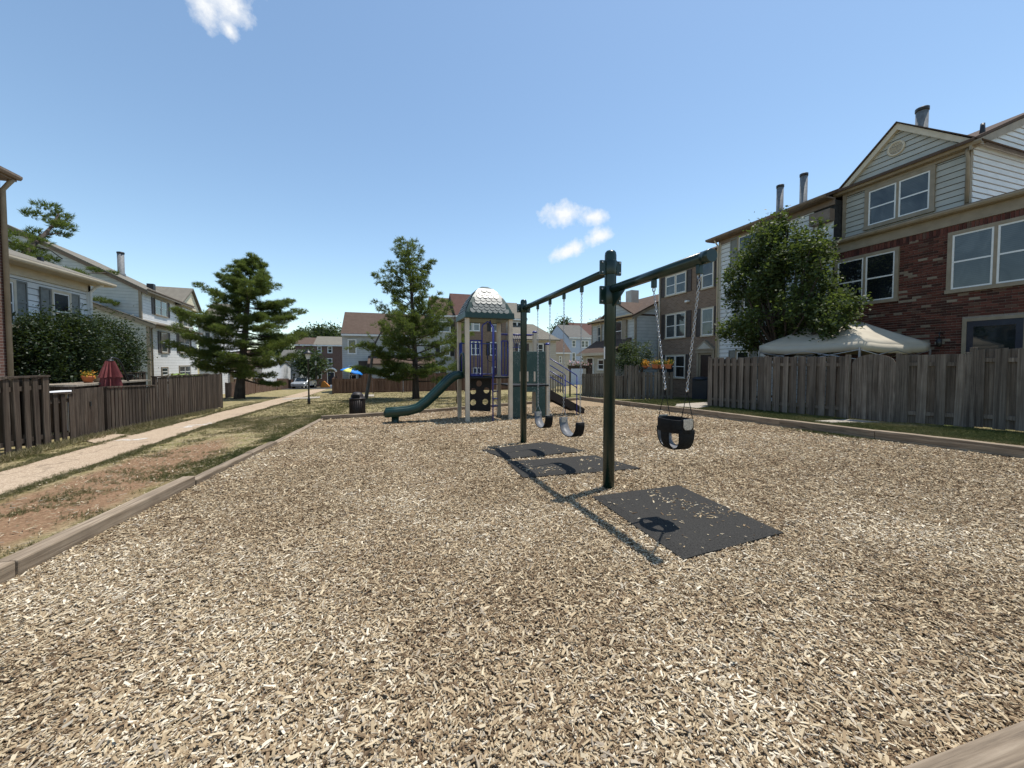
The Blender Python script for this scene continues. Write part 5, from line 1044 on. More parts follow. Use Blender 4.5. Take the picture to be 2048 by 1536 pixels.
k2.poly('cross_gable', 'lap_cream', [(ga, .28, zg), (gb, .28, zg), (gm_, .28, zg + 1.65)], (0, .15, 0))
for sg, e in ((1, ga), (-1, gb)): k2.poly('gable_roof', 'roof_taupe', [(e - sg*.15, .1, zg - .05), (gm_, .1, zg + 1.70), (gm_, .1, zg + 1.82), (e - sg*.22, .1, zg + .05)], (0, 4.5, 0))
W2(363.5, 383, 618, 655, 2, .3, None, 'glass_pale', 'trim_cream'); fx, fz1 = k2.p(241, 504, 3.6); k2.flue(fx, 3.6, k2.p(241, 548, 3.6)[1], fz1, .2); fx, fz1 = k2.p(302, 568, 1.8); k2.box('roof_vent', 'black_iron', fx - .2, fx + .2, 1.6, 2.0, fz1 - .5, fz1)

# simple row houses that face the camera
def row_house(name, label, u0, u1, Y, v_eave, v_ridge, wall, roof, wins=(), doors=(), depth=7.0, ridge_d=3.5, z0=None, ov=.3, cm='trim_white', gm='glass_blind', sh=None, cat='house', extra=None):
    xa = PY(u0, v_eave, Y).x; xb = PY(u1, v_eave, Y).x; zb = gz(0, Y) if z0 is None else z0; h = House(name, label, xa, Y, 0.0, zb, cat); ze = PY((u0+u1)/2, v_eave, Y).z; zrid = PY((u0+u1)/2, v_ridge, Y + ridge_d).z; w = xb - xa
    h.box('wall', wall, 0, w, 0, depth, zb - .6, ze); h.box('fascia', cm, -.05, w + .05, -ov - .03, -ov, ze - .12, ze + .06); h.roof_slab(-.08, w + .08, -ov, ze + .1, ridge_d, zrid, roof, .12); h.roof_slab(-.08, w + .08, 2*ridge_d + ov, ze + .1, ridge_d, zrid, roof, .12)
    for sx in (0, w - .1): h.poly('gable_end', wall, [(sx, 0, ze), (sx, 2*ridge_d, ze), (sx, ridge_d, zrid - .12)], (.1, 0, 0))
    for wi in wins: (a, b, vt_, vb_), un = wi[:4], wi[4]; h.window(h.p(a, vt_)[0], h.p(b, vt_)[0], h.p(a, vb_)[1], h.p(a, vt_)[1], units=un, cas=.06, cm=wi[5] if len(wi) > 5 else cm, gm=wi[6] if len(wi) > 6 else gm, sh=wi[7] if len(wi) > 7 else sh, shw=.4)
    for (a, b, vt_) in doors: h.door(h.p(a, vt_)[0], h.p(b, vt_)[0], zb, h.p(a, vt_)[1], 'door_dark', cm)
    if extra: extra(h, ze, w)
    return h
def c1x(h, ze, w):
    a = h.p(735, 700, -1.2)[0]; z1 = h.p(760, 727, -1.2)[1]; h.box('ground_wall', 'lap_pale', a + .3, w, -1.2, 0, h.zb - .6, z1); h.roof_slab(a, w + .1, -1.6, z1, .0, z1 + .75, 'roof_brown', .12, 'pent_roof')
    for (u0, u1) in ((763, 782), (784, 802)): h.window(h.p(u0, 737, -1.2)[0], h.p(u1, 737, -1.2)[0], h.p(u0, 757, -1.2)[1], h.p(u0, 735, -1.2)[1], y=-1.2, cas=.06, cm='trim_white')
    h.box('patio_recess', 'door_dark', a - .9, a + .3, -.04, 0, h.zb, h.p(740, 722)[1])
row_house('pale_row_house', 'pale clapboard row house with brown roof behind the leaning trunk', 684, 866, 40.0, 671, 627, 'lap_pale', 'roof_brown', [(695, 713, 678, 708, 1, 'trim_white', 'glass_dark'), (697, 714, 730, 768, 1, 'trim_white', 'glass_dark')], extra=c1x)
row_house('white_row_house', 'white clapboard row house between the pine and the play tower', 866, 910, 40.3, 632, 596, 'lap_pale', 'roof_brown', [(876, 901, 642, 664, 1, 'trim_white', 'glass_blind', 'shutter_black'), (880, 900, 690, 712, 1, 'trim_white', 'glass_blind', 'shutter_black')], [(880, 893, 735)])
row_house('tan_row_house', 'tan brick row house seen through the play tower', 911, 1012, 39.6, 634, 590, 'brick_tan', 'roof_red', [(934, 945, 634, 662, 1), (946, 959.5, 635, 662, 1, 'trim_white', 'glass_pale', None), (982, 995, 636, 663, 1, 'trim_white', 'glass_pale', 'shutter_black'), (942, 960, 683, 710, 2), (980, 995, 684, 711, 1, 'trim_white', 'glass_blind', 'shutter_black'), (946, 962, 735, 757, 2)], [(985, 994, 735)])
def c4x(h, ze, w):
    a, b = h.p(1030, 690, -2.4)[0], h.p(1112, 690, -2.4)[0]; z1 = h.p(1080, 680, -2.4)[1]; h.box('front_wall', 'lap_beige', a, b, -2.4, .0, h.zb - .6, z1); h.box('front_fascia', 'trim_cream', a - .2, b + .2, -2.75, -2.7, z1 - .12, z1 + .08)
    zk = h.p(1060, 645, -1.2)[1]; q = [(a - .3, -2.8, z1 + .05), (b + .35, -2.8, z1 + .05), (b - 1.6, .4, zk), (a + .2, .4, zk)]
    m = MB(); m.add(q + [(x, y, z - .1) for x, y, z in q], [(0,1,2,3),(7,6,5,4),(0,4,5,1),(1,5,6,2),(2,6,7,3),(3,7,4,0)]); h.part(m, 'front_roof', 'roof_taupe'); q2 = [(b + .35, -2.8, z1 + .05), (b + .35, 3.0, z1 + .05), (b - 1.6, .4, zk)]; m = MB(); m.prism(q2, (0, 0, -.1)); h.part(m, 'front_roof', 'roof_taupe')
    h.box('side_wall', 'lap_beige', b - .1, b, 0, 3.0, h.zb - .6, z1)
    for (u0, u1, un, sh_) in ((1036, 1052, 1, 'shutter_dark'), (1075, 1087, 1, 'shutter_dark')): h.window(h.p(u0, 688, -2.4)[0], h.p(u1, 688, -2.4)[0], h.p(u0, 711, -2.4)[1], h.p(u0, 687, -2.4)[1], y=-2.4, cas=.06, cm='trim_white', gm='glass_blind', sh=sh_, shw=.3)
row_house('beige_row_house', 'beige row house with hipped front roof behind the green panel', 1012, 1052, 40.6, 639, 606, 'lap_beige', 'roof_taupe', [(1022, 1046, 643, 666, 2)], extra=c4x)
# low brown-roofed house and blue house far right of centre
row_house('low_brown_house', 'low tan house with sloping brown roof left of the blue house', 1104, 1140, 46.0, 706, 678, 'lap_beige', 'roof_brown', [(1118, 1123, 712, 726, 1)], ridge_d=2.5)
def bx(h, ze, w):
    h.poly('side_gable', 'lap_blue', [(-.05, 0, ze), (-.05, 8, ze), (-.05, 4, ze + 2.2)], (.1, 0, 0))
row_house('blue_house', 'pale blue clapboard house with grey roof in the distance', 1137, 1182, 52.0, 676, 651, 'lap_blue', 'roof_grey', [(1143.5, 1151.5, 680, 694, 1), (1162, 1177, 681, 695, 2), (1143.5, 1151, 705, 723, 1), (1162, 1177, 708, 722, 2)], depth=8, ridge_d=4.0, extra=bx)
row_house('red_roof_house', 'house with a red roof beyond the blue house', 1158, 1215, 60.0, 672, 647, 'lap_beige', 'roof_red', [], ridge_d=4.5)
# far end of the path
def f1x(h, ze, w):
    a, zt_ = h.p(655.5, 743, 0); b = h.p(668, 743, 0)[0]; h.door(a, b, h.zb, h.p(660, 745)[1], 'door_navy', 'trim_white'); m = MB(); c_ = (a + b) / 2; r_ = (b - a) / 2 + .35; zz = h.p(660, 744)[1]
    m.tube([(c_ + r_*math.cos(t_), -.12, zz + .75*r_*math.sin(t_)) for t_ in np.linspace(0, PI, 11)], .16, 6); h.part(m, 'arched_surround', 'trim_white')
row_house('far_brick_house', 'dark brick house with arched white doorway at the path end', 628, 684, 68.0, 691, 673, 'brick_far', 'roof_taupe', [(634.5, 643, 692, 706, 1), (655, 664.5, 692, 706, 1), (655, 664.5, 716.5, 732, 1), (635, 643.5, 742, 757, 1)], z0=-2.4, extra=f1x)
row_house('far_brown_house', 'dark house with brown roof behind the tall pine', 590, 628, 69.0, 690, 675, 'brick_far', 'roof_brown', [(600, 607, 742, 757, 1)], z0=-2.4)
row_house('buff_brick_house', 'buff brick house low behind the left fence', 432, 480, 44.0, 718, 700, 'brick_buff', 'roof_brown', [(441, 453, 738, 756, 1, 'trim_white', 'glass_dark'), (468, 477, 739, 757, 1, 'trim_white', 'glass_dark')], z0=-1.6)
row_house('white_end_house', 'white clapboard house end right of the tall pine trunk', 484, 524, 48.0, 722, 706, 'lap_white', 'roof_taupe', [], z0=-1.8)
row_house('small_white_house', 'small white house with dark windows near the parked car', 520, 556, 56.0, 736, 722, 'lap_white', 'roof_taupe', [(530, 537, 741, 756, 1, 'trim_white', 'glass_dark'), (543, 550, 741, 756, 1, 'trim_white', 'glass_dark')], z0=-2.0)
row_house('grey_white_house', 'pale house with round clock between fence and car', 556, 600, 63.0, 722, 700, 'lap_pale', 'roof_grey', [(566, 575, 747, 758, 1, 'trim_white', 'glass_dark'), (584, 592, 747, 758, 1, 'trim_white', 'glass_dark')], z0=-2.2)
row_house('dormer_house', 'white and brown house with dormer behind the tall pine branches', 396, 440, 42.0, 648, 606, 'lap_white', 'roof_taupe', [(408, 422, 652, 676, 1), (402, 418, 700, 720, 1, 'trim_white', 'glass_dark')], z0=-1.4)

# ------------------------------------------------------------------ trees and shrubs
def rand_dirs(n):
    v = RNG.normal(size=(n, 3)); return v / np.linalg.norm(v, axis=1, keepdims=True)
def leaf_mesh(name, P, size, mat, parent, tint, aspect=.55, flat=.0, O=None, jit=.35):
    n = len(P); a = rand_dirs(n); a[:, 2] *= (1 - flat); a /= np.linalg.norm(a, axis=1, keepdims=True); b = np.cross(a, rand_dirs(n)); b /= np.linalg.norm(b, axis=1, keepdims=True) + 1e-9
    if flat: b[:, 2] *= (1 - flat); 
    L = size * (1 + jit * RNG.normal(size=(n, 1))).clip(.4, 1.8); W_ = L * aspect; c = np.asarray(P) - (np.asarray(O) if O is not None else 0)
    nn = np.cross(a, b); vs = np.stack([c - a*L*.5, c + b*W_*.5 + nn*L*.10, c + a*L*.5, c - b*W_*.5 + nn*L*.10], 1).reshape(-1, 3)
    me = bpy.data.meshes.new(name); me.vertices.add(4*n); me.vertices.foreach_set('co', vs.astype(np.float32).ravel()); me.loops.add(4*n); me.loops.foreach_set('vertex_index', np.arange(4*n, dtype=np.int32)); me.polygons.add(n); me.polygons.foreach_set('loop_start', np.arange(0, 4*n, 4, dtype=np.int32)); me.polygons.foreach_set('loop_total', np.full(n, 4, np.int32)); me.update(); me.validate()
    at = me.attributes.new('tint', 'FLOAT', 'FACE'); at.data.foreach_set('value', np.clip(tint, 0, 1).astype(np.float32)); me.materials.append(M[mat]); return link(name, me, parent)
def needle_mesh(name, P, D, mat, parent, tint, L=.22, W_=.028, per=9, O=None, spread=.75):
    n = len(P) * per; c = np.repeat(np.asarray(P) - (np.asarray(O) if O is not None else 0), per, 0); d = np.repeat(np.asarray(D), per, 0) + rand_dirs(n) * spread; d /= np.linalg.norm(d, axis=1, keepdims=True)
    s = np.cross(d, rand_dirs(n)); s /= np.linalg.norm(s, axis=1, keepdims=True) + 1e-9; LL = L * RNG.uniform(.6, 1.25, (n, 1)); c = c + rand_dirs(n) * L * .18
    vs = np.stack([c - s*W_*.5, c + s*W_*.5, c + d*LL], 1).reshape(-1, 3); me = bpy.data.meshes.new(name); me.vertices.add(3*n); me.vertices.foreach_set('co', vs.astype(np.float32).ravel()); me.loops.add(3*n); me.loops.foreach_set('vertex_index', np.arange(3*n, dtype=np.int32)); me.polygons.add(n); me.polygons.foreach_set('loop_start', np.arange(0, 3*n, 3, dtype=np.int32)); me.polygons.foreach_set('loop_total', np.full(n, 3, np.int32)); me.update(); me.validate()
    at = me.attributes.new('tint', 'FLOAT', 'FACE'); at.data.foreach_set('value', np.clip(np.repeat(tint, per) + RNG.normal(0, .1, n), 0, 1).astype(np.float32)); me.materials.append(M[mat]); return link(name, me, parent)
def pine_branch(tr, P, D, T, start, direction, length, droop, up_tip, r0, rnd, dens=1.0, side=.42):
    d = Vector(direction).normalized(); pts = []; K = 7; side_v = d.cross(V3(0, 0, 1)).normalized()
    for i in range(K):
        f = i / (K - 1); p = Vector(start) + d * (length * f) + V3(0, 0, 1) * (-droop * f + up_tip * f * f) + side_v * (rnd.gauss(0, .03) * length * f); pts.append(p)
    tr.tube(pts, [r0 * (1 - .85 * i / (K - 1)) for i in range(K)], 5)
    nt = max(5, int(length * 9 * dens))
    for i in range(nt):
        f = .16 + .84 * (i + rnd.random()) / nt; j = min(int(f * (K - 1)), K - 2); g = f * (K - 1) - j; p = pts[j].lerp(pts[j+1], g)
        tw = length * side * (1.05 - f * .75) * rnd.uniform(.5, 1.1)
        for sg in (-1, 1):
            td = (d * rnd.uniform(.5, 1.0) + side_v * sg * rnd.uniform(.5, 1.0) + V3(0, 0, rnd.uniform(.02, .35))).normalized(); k = max(1, int(tw / .13))
            for q in range(k):
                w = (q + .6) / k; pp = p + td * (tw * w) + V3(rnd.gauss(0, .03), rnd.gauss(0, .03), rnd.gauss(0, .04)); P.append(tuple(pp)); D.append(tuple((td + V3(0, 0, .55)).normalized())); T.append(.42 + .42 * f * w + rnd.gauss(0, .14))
            if k > 2: tr.tube([p, p + td * tw * .8], [r0 * .18, .004], 3)
def puff_tufts(P, D, T, c, r_, n, rnd, out, t0):
    for _ in range(n):
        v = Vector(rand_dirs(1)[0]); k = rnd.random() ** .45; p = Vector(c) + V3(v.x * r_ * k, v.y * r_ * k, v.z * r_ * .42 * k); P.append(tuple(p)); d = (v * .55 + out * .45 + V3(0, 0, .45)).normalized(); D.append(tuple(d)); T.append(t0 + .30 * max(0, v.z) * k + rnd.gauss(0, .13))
def pine(label, base, height, R_, prof, z_first, n_br, rise, lean=(0, 0), seed=1, name='pine_tree', trunk_r=.2, bend=0.0, per=8, L=.2, group='pines around the playground', puff=.42, tufts=22, thin_top=.0):
    rnd = random.Random(seed); base = Vector(base); root = thing(name, label, 'tree', base, 0, group); tr = MB(); P, D, T = [], [], []
    ax = lambda f: V3(lean[0] * f + bend * math.sin(PI * f), lean[1] * f, height * f)
    pts = [ax(i / 9) for i in range(10)]; pts[0] = ax(0) - V3(0, 0, .3); tr.tube(pts, [trunk_r * (1.25 if i == 0 else 1) * (1 - .9 * i / 9) + .012 for i in range(10)], 10)
    for k in range(n_br):
        f = z_first + (.97 - z_first) * ((k + rnd.random()) / n_br) ** .95; rr = float(np.interp(f, [p[0] for p in prof], [p[1] for p in prof])) * R_; a = k * 2.399 + rnd.gauss(0, .4); ln = rr * rnd.triangular(.38, 1.12, .98); up = float(np.interp(f, [0, .5, 1], rise)) + rnd.gauss(0, .14)
        d = V3(math.cos(a), math.sin(a)); sd = V3(-d.y, d.x); st = ax(f); wob = rnd.gauss(0, .12); pp = []
        for i in range(7): g = i / 6; pp.append(st + d * (ln * g) + sd * (ln * wob * g * g) + V3(0, 0, ln * (up * g - .16 * g * (1 - g) + .14 * g ** 3)))
        r0 = max(.012, trunk_r * .26 * (1 - f) + .012); tr.tube(pp, [r0 * (1 - .85 * i / 6) for i in range(7)], 5)
        ps = puff * (1 - .45 * f) * rnd.uniform(.75, 1.2); ntf = int(tufts * (1 - thin_top * f) * rnd.uniform(.7, 1.2)); m_ = max(2, int(ln / (ps * .95)))
        for q in range(m_):
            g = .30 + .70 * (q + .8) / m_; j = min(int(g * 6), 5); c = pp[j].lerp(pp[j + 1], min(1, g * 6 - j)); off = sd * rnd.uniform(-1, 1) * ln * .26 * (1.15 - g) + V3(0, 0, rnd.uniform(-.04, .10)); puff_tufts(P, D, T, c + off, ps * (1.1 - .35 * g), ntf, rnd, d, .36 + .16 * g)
            if off.length > .25: tr.tube([c, c + off], [r0 * .3, .005], 3)
            if rnd.random() < .75: o2 = sd * rnd.choice((-1, 1)) * ln * rnd.uniform(.16, .34) * (1.2 - g); puff_tufts(P, D, T, c + o2 + d * .1, ps * .8, int(ntf * .7), rnd, (d + o2).normalized(), .34 + .16 * g); tr.tube([c, c + o2], [r0 * .3, .005], 3)
    for q in range(26): f = .90 + .10 * rnd.random(); p = ax(f) + V3(rnd.gauss(0, .07), rnd.gauss(0, .07), 0); P.append(tuple(p)); D.append((rnd.gauss(0, .3), rnd.gauss(0, .3), 1)); T.append(.6)
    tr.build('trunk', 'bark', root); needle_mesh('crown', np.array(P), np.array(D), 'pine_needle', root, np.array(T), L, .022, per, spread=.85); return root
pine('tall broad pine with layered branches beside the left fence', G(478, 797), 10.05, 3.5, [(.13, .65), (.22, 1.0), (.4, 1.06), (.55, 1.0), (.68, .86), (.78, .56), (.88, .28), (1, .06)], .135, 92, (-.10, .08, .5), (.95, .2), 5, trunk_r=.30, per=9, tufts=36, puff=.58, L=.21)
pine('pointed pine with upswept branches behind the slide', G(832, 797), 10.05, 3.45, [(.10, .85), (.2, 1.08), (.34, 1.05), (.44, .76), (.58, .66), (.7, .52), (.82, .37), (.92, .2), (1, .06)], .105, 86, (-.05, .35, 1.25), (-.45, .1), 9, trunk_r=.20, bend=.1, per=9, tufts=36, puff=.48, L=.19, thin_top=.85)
def back_pine():
    X = -17.0; rnd = random.Random(3); base = on(-17.6, 22.6); root = thing('pine_tree', 'leaning pine rising behind the left clapboard house', 'tree', base, 0, 'pines around the playground'); O = Vector(base); tr = MB(); P, D, T = [], [], []
    q = lambda u, v, x=X: PX(u, v, x) - O
    tr.tube([V3(0, 0, -.3), q(28, 600), q(40, 520), q(62, 492), q(88, 470), q(108, 448), q(118, 425)], [.22, .18, .15, .12, .09, .06, .03], 8)
    for (u, v, r_, n) in ((115, 415, .55, 60), (128, 432, .5, 55), (105, 432, .55, 60), (138, 448, .42, 45), (120, 452, .55, 60), (98, 448, .45, 45), (108, 470, .5, 45), (90, 478, .4, 35), (128, 468, .42, 40), (72, 482, .42, 35), (62, 470, .3, 22), (55, 500, .5, 45), (30, 490, .5, 50), (18, 472, .42, 36), (12, 510, .5, 50), (40, 515, .5, 50), (75, 512, .5, 45), (100, 500, .42, 32), (60, 530, .5, 50), (90, 535, .5, 50), (120, 520, .42, 36), (30, 540, .5, 45), (130, 545, .42, 45), (160, 545, .42, 45), (185, 548, .38, 36), (205, 542, .36, 32), (222, 546, .3, 26), (190, 600, .36, 36), (212, 606, .34, 30), (226, 602, .26, 20), (175, 612, .3, 24)):
        c = q(u, v) + V3(rnd.uniform(-.7, .5), 0, 0); puff_tufts(P, D, T, c, r_, int(n * 1.0), rnd, V3(.5, .2, .3), .42)
    for pts_ in (((62, 492), (30, 490), (14, 480)), ((45, 515), (90, 525), (130, 545), (180, 546), (225, 545)), ((40, 540), (120, 580), (190, 602), (225, 604)), ((62, 492), (100, 500), (125, 518)), ((108, 448), (130, 440), (140, 445)), ((40, 520), (15, 510)), ((88, 470), (120, 466))): tr.tube([q(*p_) for p_ in pts_], [.05] + [.025] * (len(pts_) - 1), 5)
    tr.build('trunk', 'bark', root); needle_mesh('crown', np.array(P), np.array(D), 'pine_needle', root, np.array(T), .22, .03, 9)
back_pine()
def leaning():
    base = G(733, 798); root = thing('leaning_tree', 'thin bare trunk leaning right beside the trash can', 'tree', base); O = Vector(base); Y = base.y; q = lambda u, v, dy=0: PY(u, v, Y + dy) - O; tr = MB(); rnd = random.Random(8); P, D, T = [], [], []
    tr.tube([q(731, 802), q(735, 780), q(741, 745), q(744, 715), q(746, 700), q(751, 685), q(760, 668), q(775, 655)], [.13, .11, .10, .085, .075, .06, .045, .02], 8)
    for (a, b) in (((746, 702), (705, 690)), ((751, 685), (735, 668)), ((760, 668), (790, 672)), ((744, 712), (765, 700)), ((760, 668), (770, 640)), ((751, 685), (690, 700))):
        s_, e_ = q(*a), q(*b, rnd.uniform(-.5, .5)); pine_branch(tr, P, D, T, s_, e_ - s_, (e_ - s_).length, .02, .06, .03, rnd, .9, .36)
    tr.build('trunk', 'bark_grey', root); needle_mesh('crown', np.array(P), np.array(D), 'pine_needle', root, np.array(T) + .1, .2, .028, 7)
leaning()
def leafy(label, base, blobs, n, size, mat, name='shrub', cat='shrub', stems=True, bark='bark', group=None, flat=.25, shell=.62, stem_r=.05, tint=(.25, .75), trunk=None, aspect=.55, twigs=0):
    """blobs: (x, y, z, rx, ry, rz) in the place; leaves fill each blob's outer shell in clumps"""
    base = Vector(base); root = thing(name, label, cat, base, 0, group); vol = np.array([b[3]*b[4] + b[4]*b[5] + b[3]*b[5] for b in blobs]); cnt = (n * vol / vol.sum()).astype(int); Ps, Ts = [], []
    for b, c in zip(blobs, cnt):
        nc = max(6, c // 28); cd = rand_dirs(nc); rr = shell + (1.06 - shell) * RNG.random((nc, 1)) ** .6; cc = cd * rr * np.array(b[3:6]) + np.array(b[:3]); idx = RNG.integers(0, nc, c); sp = min(b[3:6]) * .16 + size * .7
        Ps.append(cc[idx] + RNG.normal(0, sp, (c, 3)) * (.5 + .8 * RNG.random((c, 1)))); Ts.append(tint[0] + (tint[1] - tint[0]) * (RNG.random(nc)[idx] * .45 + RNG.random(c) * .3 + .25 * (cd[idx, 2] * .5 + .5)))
    P = np.concatenate(Ps)
    m = MB(); rnd = random.Random(int(abs(base.x * 100)))
    if trunk: m.tube([V3(0, 0, -.2), V3(0, 0, trunk * .5), V3(.03, .02, trunk)], [stem_r * 1.3, stem_r, stem_r * .8], 8)
    for b in blobs:
        s_ = V3(0, 0, trunk or 0); e_ = Vector(b[:3]) - base; m.tube([s_, s_.lerp(e_, .5) + V3(rnd.gauss(0, .05), rnd.gauss(0, .05), .1), e_], [stem_r * .6, stem_r * .4, stem_r * .15], 5)
        for q in range(twigs): d = Vector(rand_dirs(1)[0]); m.tube([e_, e_ + Vector((d.x*b[3], d.y*b[4], d.z*b[5])) * .9], [stem_r * .2, .004], 3)
    m.build('trunk' if cat == 'tree' else 'stem', bark, root); leaf_mesh('crown' if cat == 'tree' else 'foliage', P, size, mat, root, np.concatenate(Ts), aspect, flat, O=tuple(base)); return root
# maple beside the canopy
mc = PX(1566, 600, 13.75); mb_ = on(mc.x, mc.y, .1)
def ell(u, v, X, ru, rv, dx=0.0, ry=None):
    p = PX(u, v, X + dx); dep = p.x * _sy + p.y * _cy; s_ = dep / F_PX; r1 = ru * s_; return (p.x, p.y, p.z, r1 if ry is None else ry, r1, rv * s_)
rnd_m = random.Random(4); bl_ = [ell(1556, 440, 13.9, 14, 36), ell(1545, 470, 13.8, 20, 36), ell(1640, 470, 14.0, 14, 34), ell(1575, 475, 13.9, 20, 30)]
for k in range(58):
    v_ = 480 + 205 * (k + .5) / 58; lo_ = float(np.interp(v_, [480, 520, 560, 600, 640, 690], [1515, 1488, 1474, 1464, 1458, 1480])); hi_ = float(np.interp(v_, [480, 520, 560, 600, 640, 690], [1615, 1650, 1672, 1680, 1690, 1660])); u_ = rnd_m.uniform(lo_, hi_); bl_.append(ell(u_, v_, 13.75 + rnd_m.uniform(-1.15, 1.1) * (hi_ - lo_) / 220, rnd_m.uniform(15, 27), rnd_m.uniform(24, 44)))
bl_ += [ell(1700, 622, 13.1, 26, 14), ell(1722, 606, 13.0, 15, 9), ell(1462, 655, 13.8, 18, 20), ell(1450, 668, 13.8, 12, 14)]
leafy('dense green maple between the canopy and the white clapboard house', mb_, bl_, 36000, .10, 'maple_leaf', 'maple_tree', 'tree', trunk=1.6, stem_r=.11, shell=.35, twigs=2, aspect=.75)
bl_ = [ell(100, 695, -10.0, 68, 62, ry=.8), ell(150, 690, -9.8, 55, 55, ry=.8), ell(62, 705, -10.1, 40, 48, ry=.7), ell(120, 665, -10.0, 55, 38, ry=.7), ell(60, 665, -10.2, 34, 26, ry=.5), ell(160, 725, -9.8, 50, 40, ry=.7), ell(90, 735, -10.0, 60, 45, ry=.8)]
b0 = PX(110, 700, -10.0); leafy('broad dark glossy shrub in front of the shuttered windows', on(b0.x, b0.y), bl_, 26000, .08, 'holly_leaf', 'evergreen_shrub', 'shrub', shell=.55, stem_r=.06, tint=(.0, .75), group='dark shrubs behind the left fence')
bl_ = [ell(225, 700, -10.4, 50, 58, ry=.9), ell(205, 675, -10.4, 40, 38, ry=.7), ell(245, 715, -10.3, 30, 42, ry=.6), ell(215, 735, -10.3, 45, 40, ry=.7)]
b0 = PX(222, 700, -10.4); leafy('dark rounded shrub behind the red umbrella', on(b0.x, b0.y), bl_, 17000, .08, 'holly_leaf', 'evergreen_shrub', 'shrub', shell=.55, stem_r=.06, tint=(.0, .75), group='dark shrubs behind the left fence')
bl_ = [ell(1262, 712, 13.4, 28, 26), ell(1245, 715, 13.2, 20, 25), ell(1285, 715, 13.6, 20, 22), ell(1295, 700, 13.7, 8, 18), ell(1255, 698, 13.4, 18, 12)]
b0 = PX(1262, 720, 13.4); leafy('loose flowering bush left of the orange flower pots', on(b0.x, b0.y), bl_, 4200, .10, 'far_leaf', 'shrub', 'shrub', shell=.4, stem_r=.04, tint=(.3, 1.0))
def dist_tree(label, u, v_top, v_bot, ru, Y, seed, n=4500, size=.5, group='trees on the skyline', mat='far_leaf'):
    rnd = random.Random(seed); c = PY(u, (v_top + v_bot) / 2, Y); s_ = (c.x * _sy + Y * _cy) / F_PX; hh = (v_bot - v_top) * s_ / 2; rr = ru * s_; bl = [(c.x + rnd.uniform(-.6, .6) * rr, Y + rnd.uniform(-.5, .5) * rr, c.z + rnd.uniform(-.55, .5) * hh, rr * rnd.uniform(.35, .6), rr * rnd.uniform(.35, .6), hh * rnd.uniform(.35, .55)) for _ in range(9)] + [(c.x, Y, c.z - hh * .2, rr * .7, rr * .6, hh * .7), (c.x + rnd.uniform(-.2, .2) * rr, Y, c.z + hh * .45, rr * .4, rr * .4, hh * .5)]
    leafy(label, on(c.x, Y), bl, n, size, mat, 'leafy_tree', 'tree', trunk=max(1.0, c.z - hh - gz(0, Y)), stem_r=.18, shell=.45, group=group)
dist_tree('dark leafy tree above the far brick house roof', 655, 645, 700, 34, 84, 1); dist_tree('dark leafy tree above the brown roof near the pine tip', 612, 658, 700, 30, 88, 2); dist_tree('leafy tree between the two dark skyline trees', 634, 660, 700, 22, 92, 3, 3000); dist_tree('leafy tree showing left of the blue house roof', 1120, 634, 690, 24, 66, 4, 3600, .38); dist_tree('small dark street tree behind the near lamp post', 622, 698, 756, 30, 60, 5, 4000, .34, 'street trees by the far houses'); dist_tree('leafy tree behind the red roof', 1196, 640, 690, 18, 74, 6, 2500, .4); dist_tree('dark tree filling the gap left of the far houses', 566, 668, 740, 30, 80, 12, 3500, .45)
# young crape myrtle by the tower, planted bright leaves behind the left fence
b0 = G(914, 806); root_b = [(b0.x, b0.y, b0.z + 1.75, .38, .38, .45), (b0.x - .25, b0.y, b0.z + 1.45, .28, .28, .3), (b0.x + .2, b0.y + .1, b0.z + 2.05, .25, .25, .3)]
leafy('slim multi-stem sapling behind the tower posts', b0, root_b, 900, .09, 'far_leaf', 'sapling', 'tree', trunk=.5, stem_r=.035, tint=(.2, .8), shell=.2, twigs=3)
def big_leaves(label, u, v, X, n, L, mat, name='leafy_plant', zoff=0.0):
    c = PX(u, v, X); base = on(c.x, c.y); root = thing(name, label, 'plant', base); rnd = random.Random(int(u)); st = MB()
    for k in range(n):
        a = 2 * PI * k / n + rnd.uniform(-.3, .3); l = L * rnd.uniform(.7, 1.1); m = MB(); K = 5; z0 = c.z - base.z - .25; d = V3(math.cos(a), math.sin(a)); sd = V3(-d.y, d.x)
        rows = []
        for i in range(K):
            f = i / (K - 1); p = V3(0, 0, z0) + d * (l * f) + V3(0, 0, l * (1.0 * f - 1.15 * f * f)); w = l * .17 * math.sin(PI * min(.97, .08 + f * .9)); rows += [p - sd * w + V3(0, 0, w * .25), p, p + sd * w + V3(0, 0, w * .25)]
        m.v = [tuple(q) for q in rows]
        for i in range(K - 1):
            for j in range(2): m.f.append([i*3+j, i*3+j+1, i*3+j+4, i*3+j+3]); m.m.append(0); m.s.append(True)
        o = m.build('leaf', mat, root)
    st.tube([V3(0, 0, 0), V3(0, 0, c.z - base.z - .2)], [.04, .03], 6); st.build('stem', 'bark_grey', root)
m_speck('banana_leaf', (.11,.17,.03), (.19,.26,.06), 4, .5, .4)
big_leaves('bright green broad-leaved plant behind the dark path fence', 358, 744, -10.6, 7, .75, 'banana_leaf'); big_leaves('smaller broad-leaved plant at the end of the path fence', 389, 746, -10.8, 6, .6, 'banana_leaf')

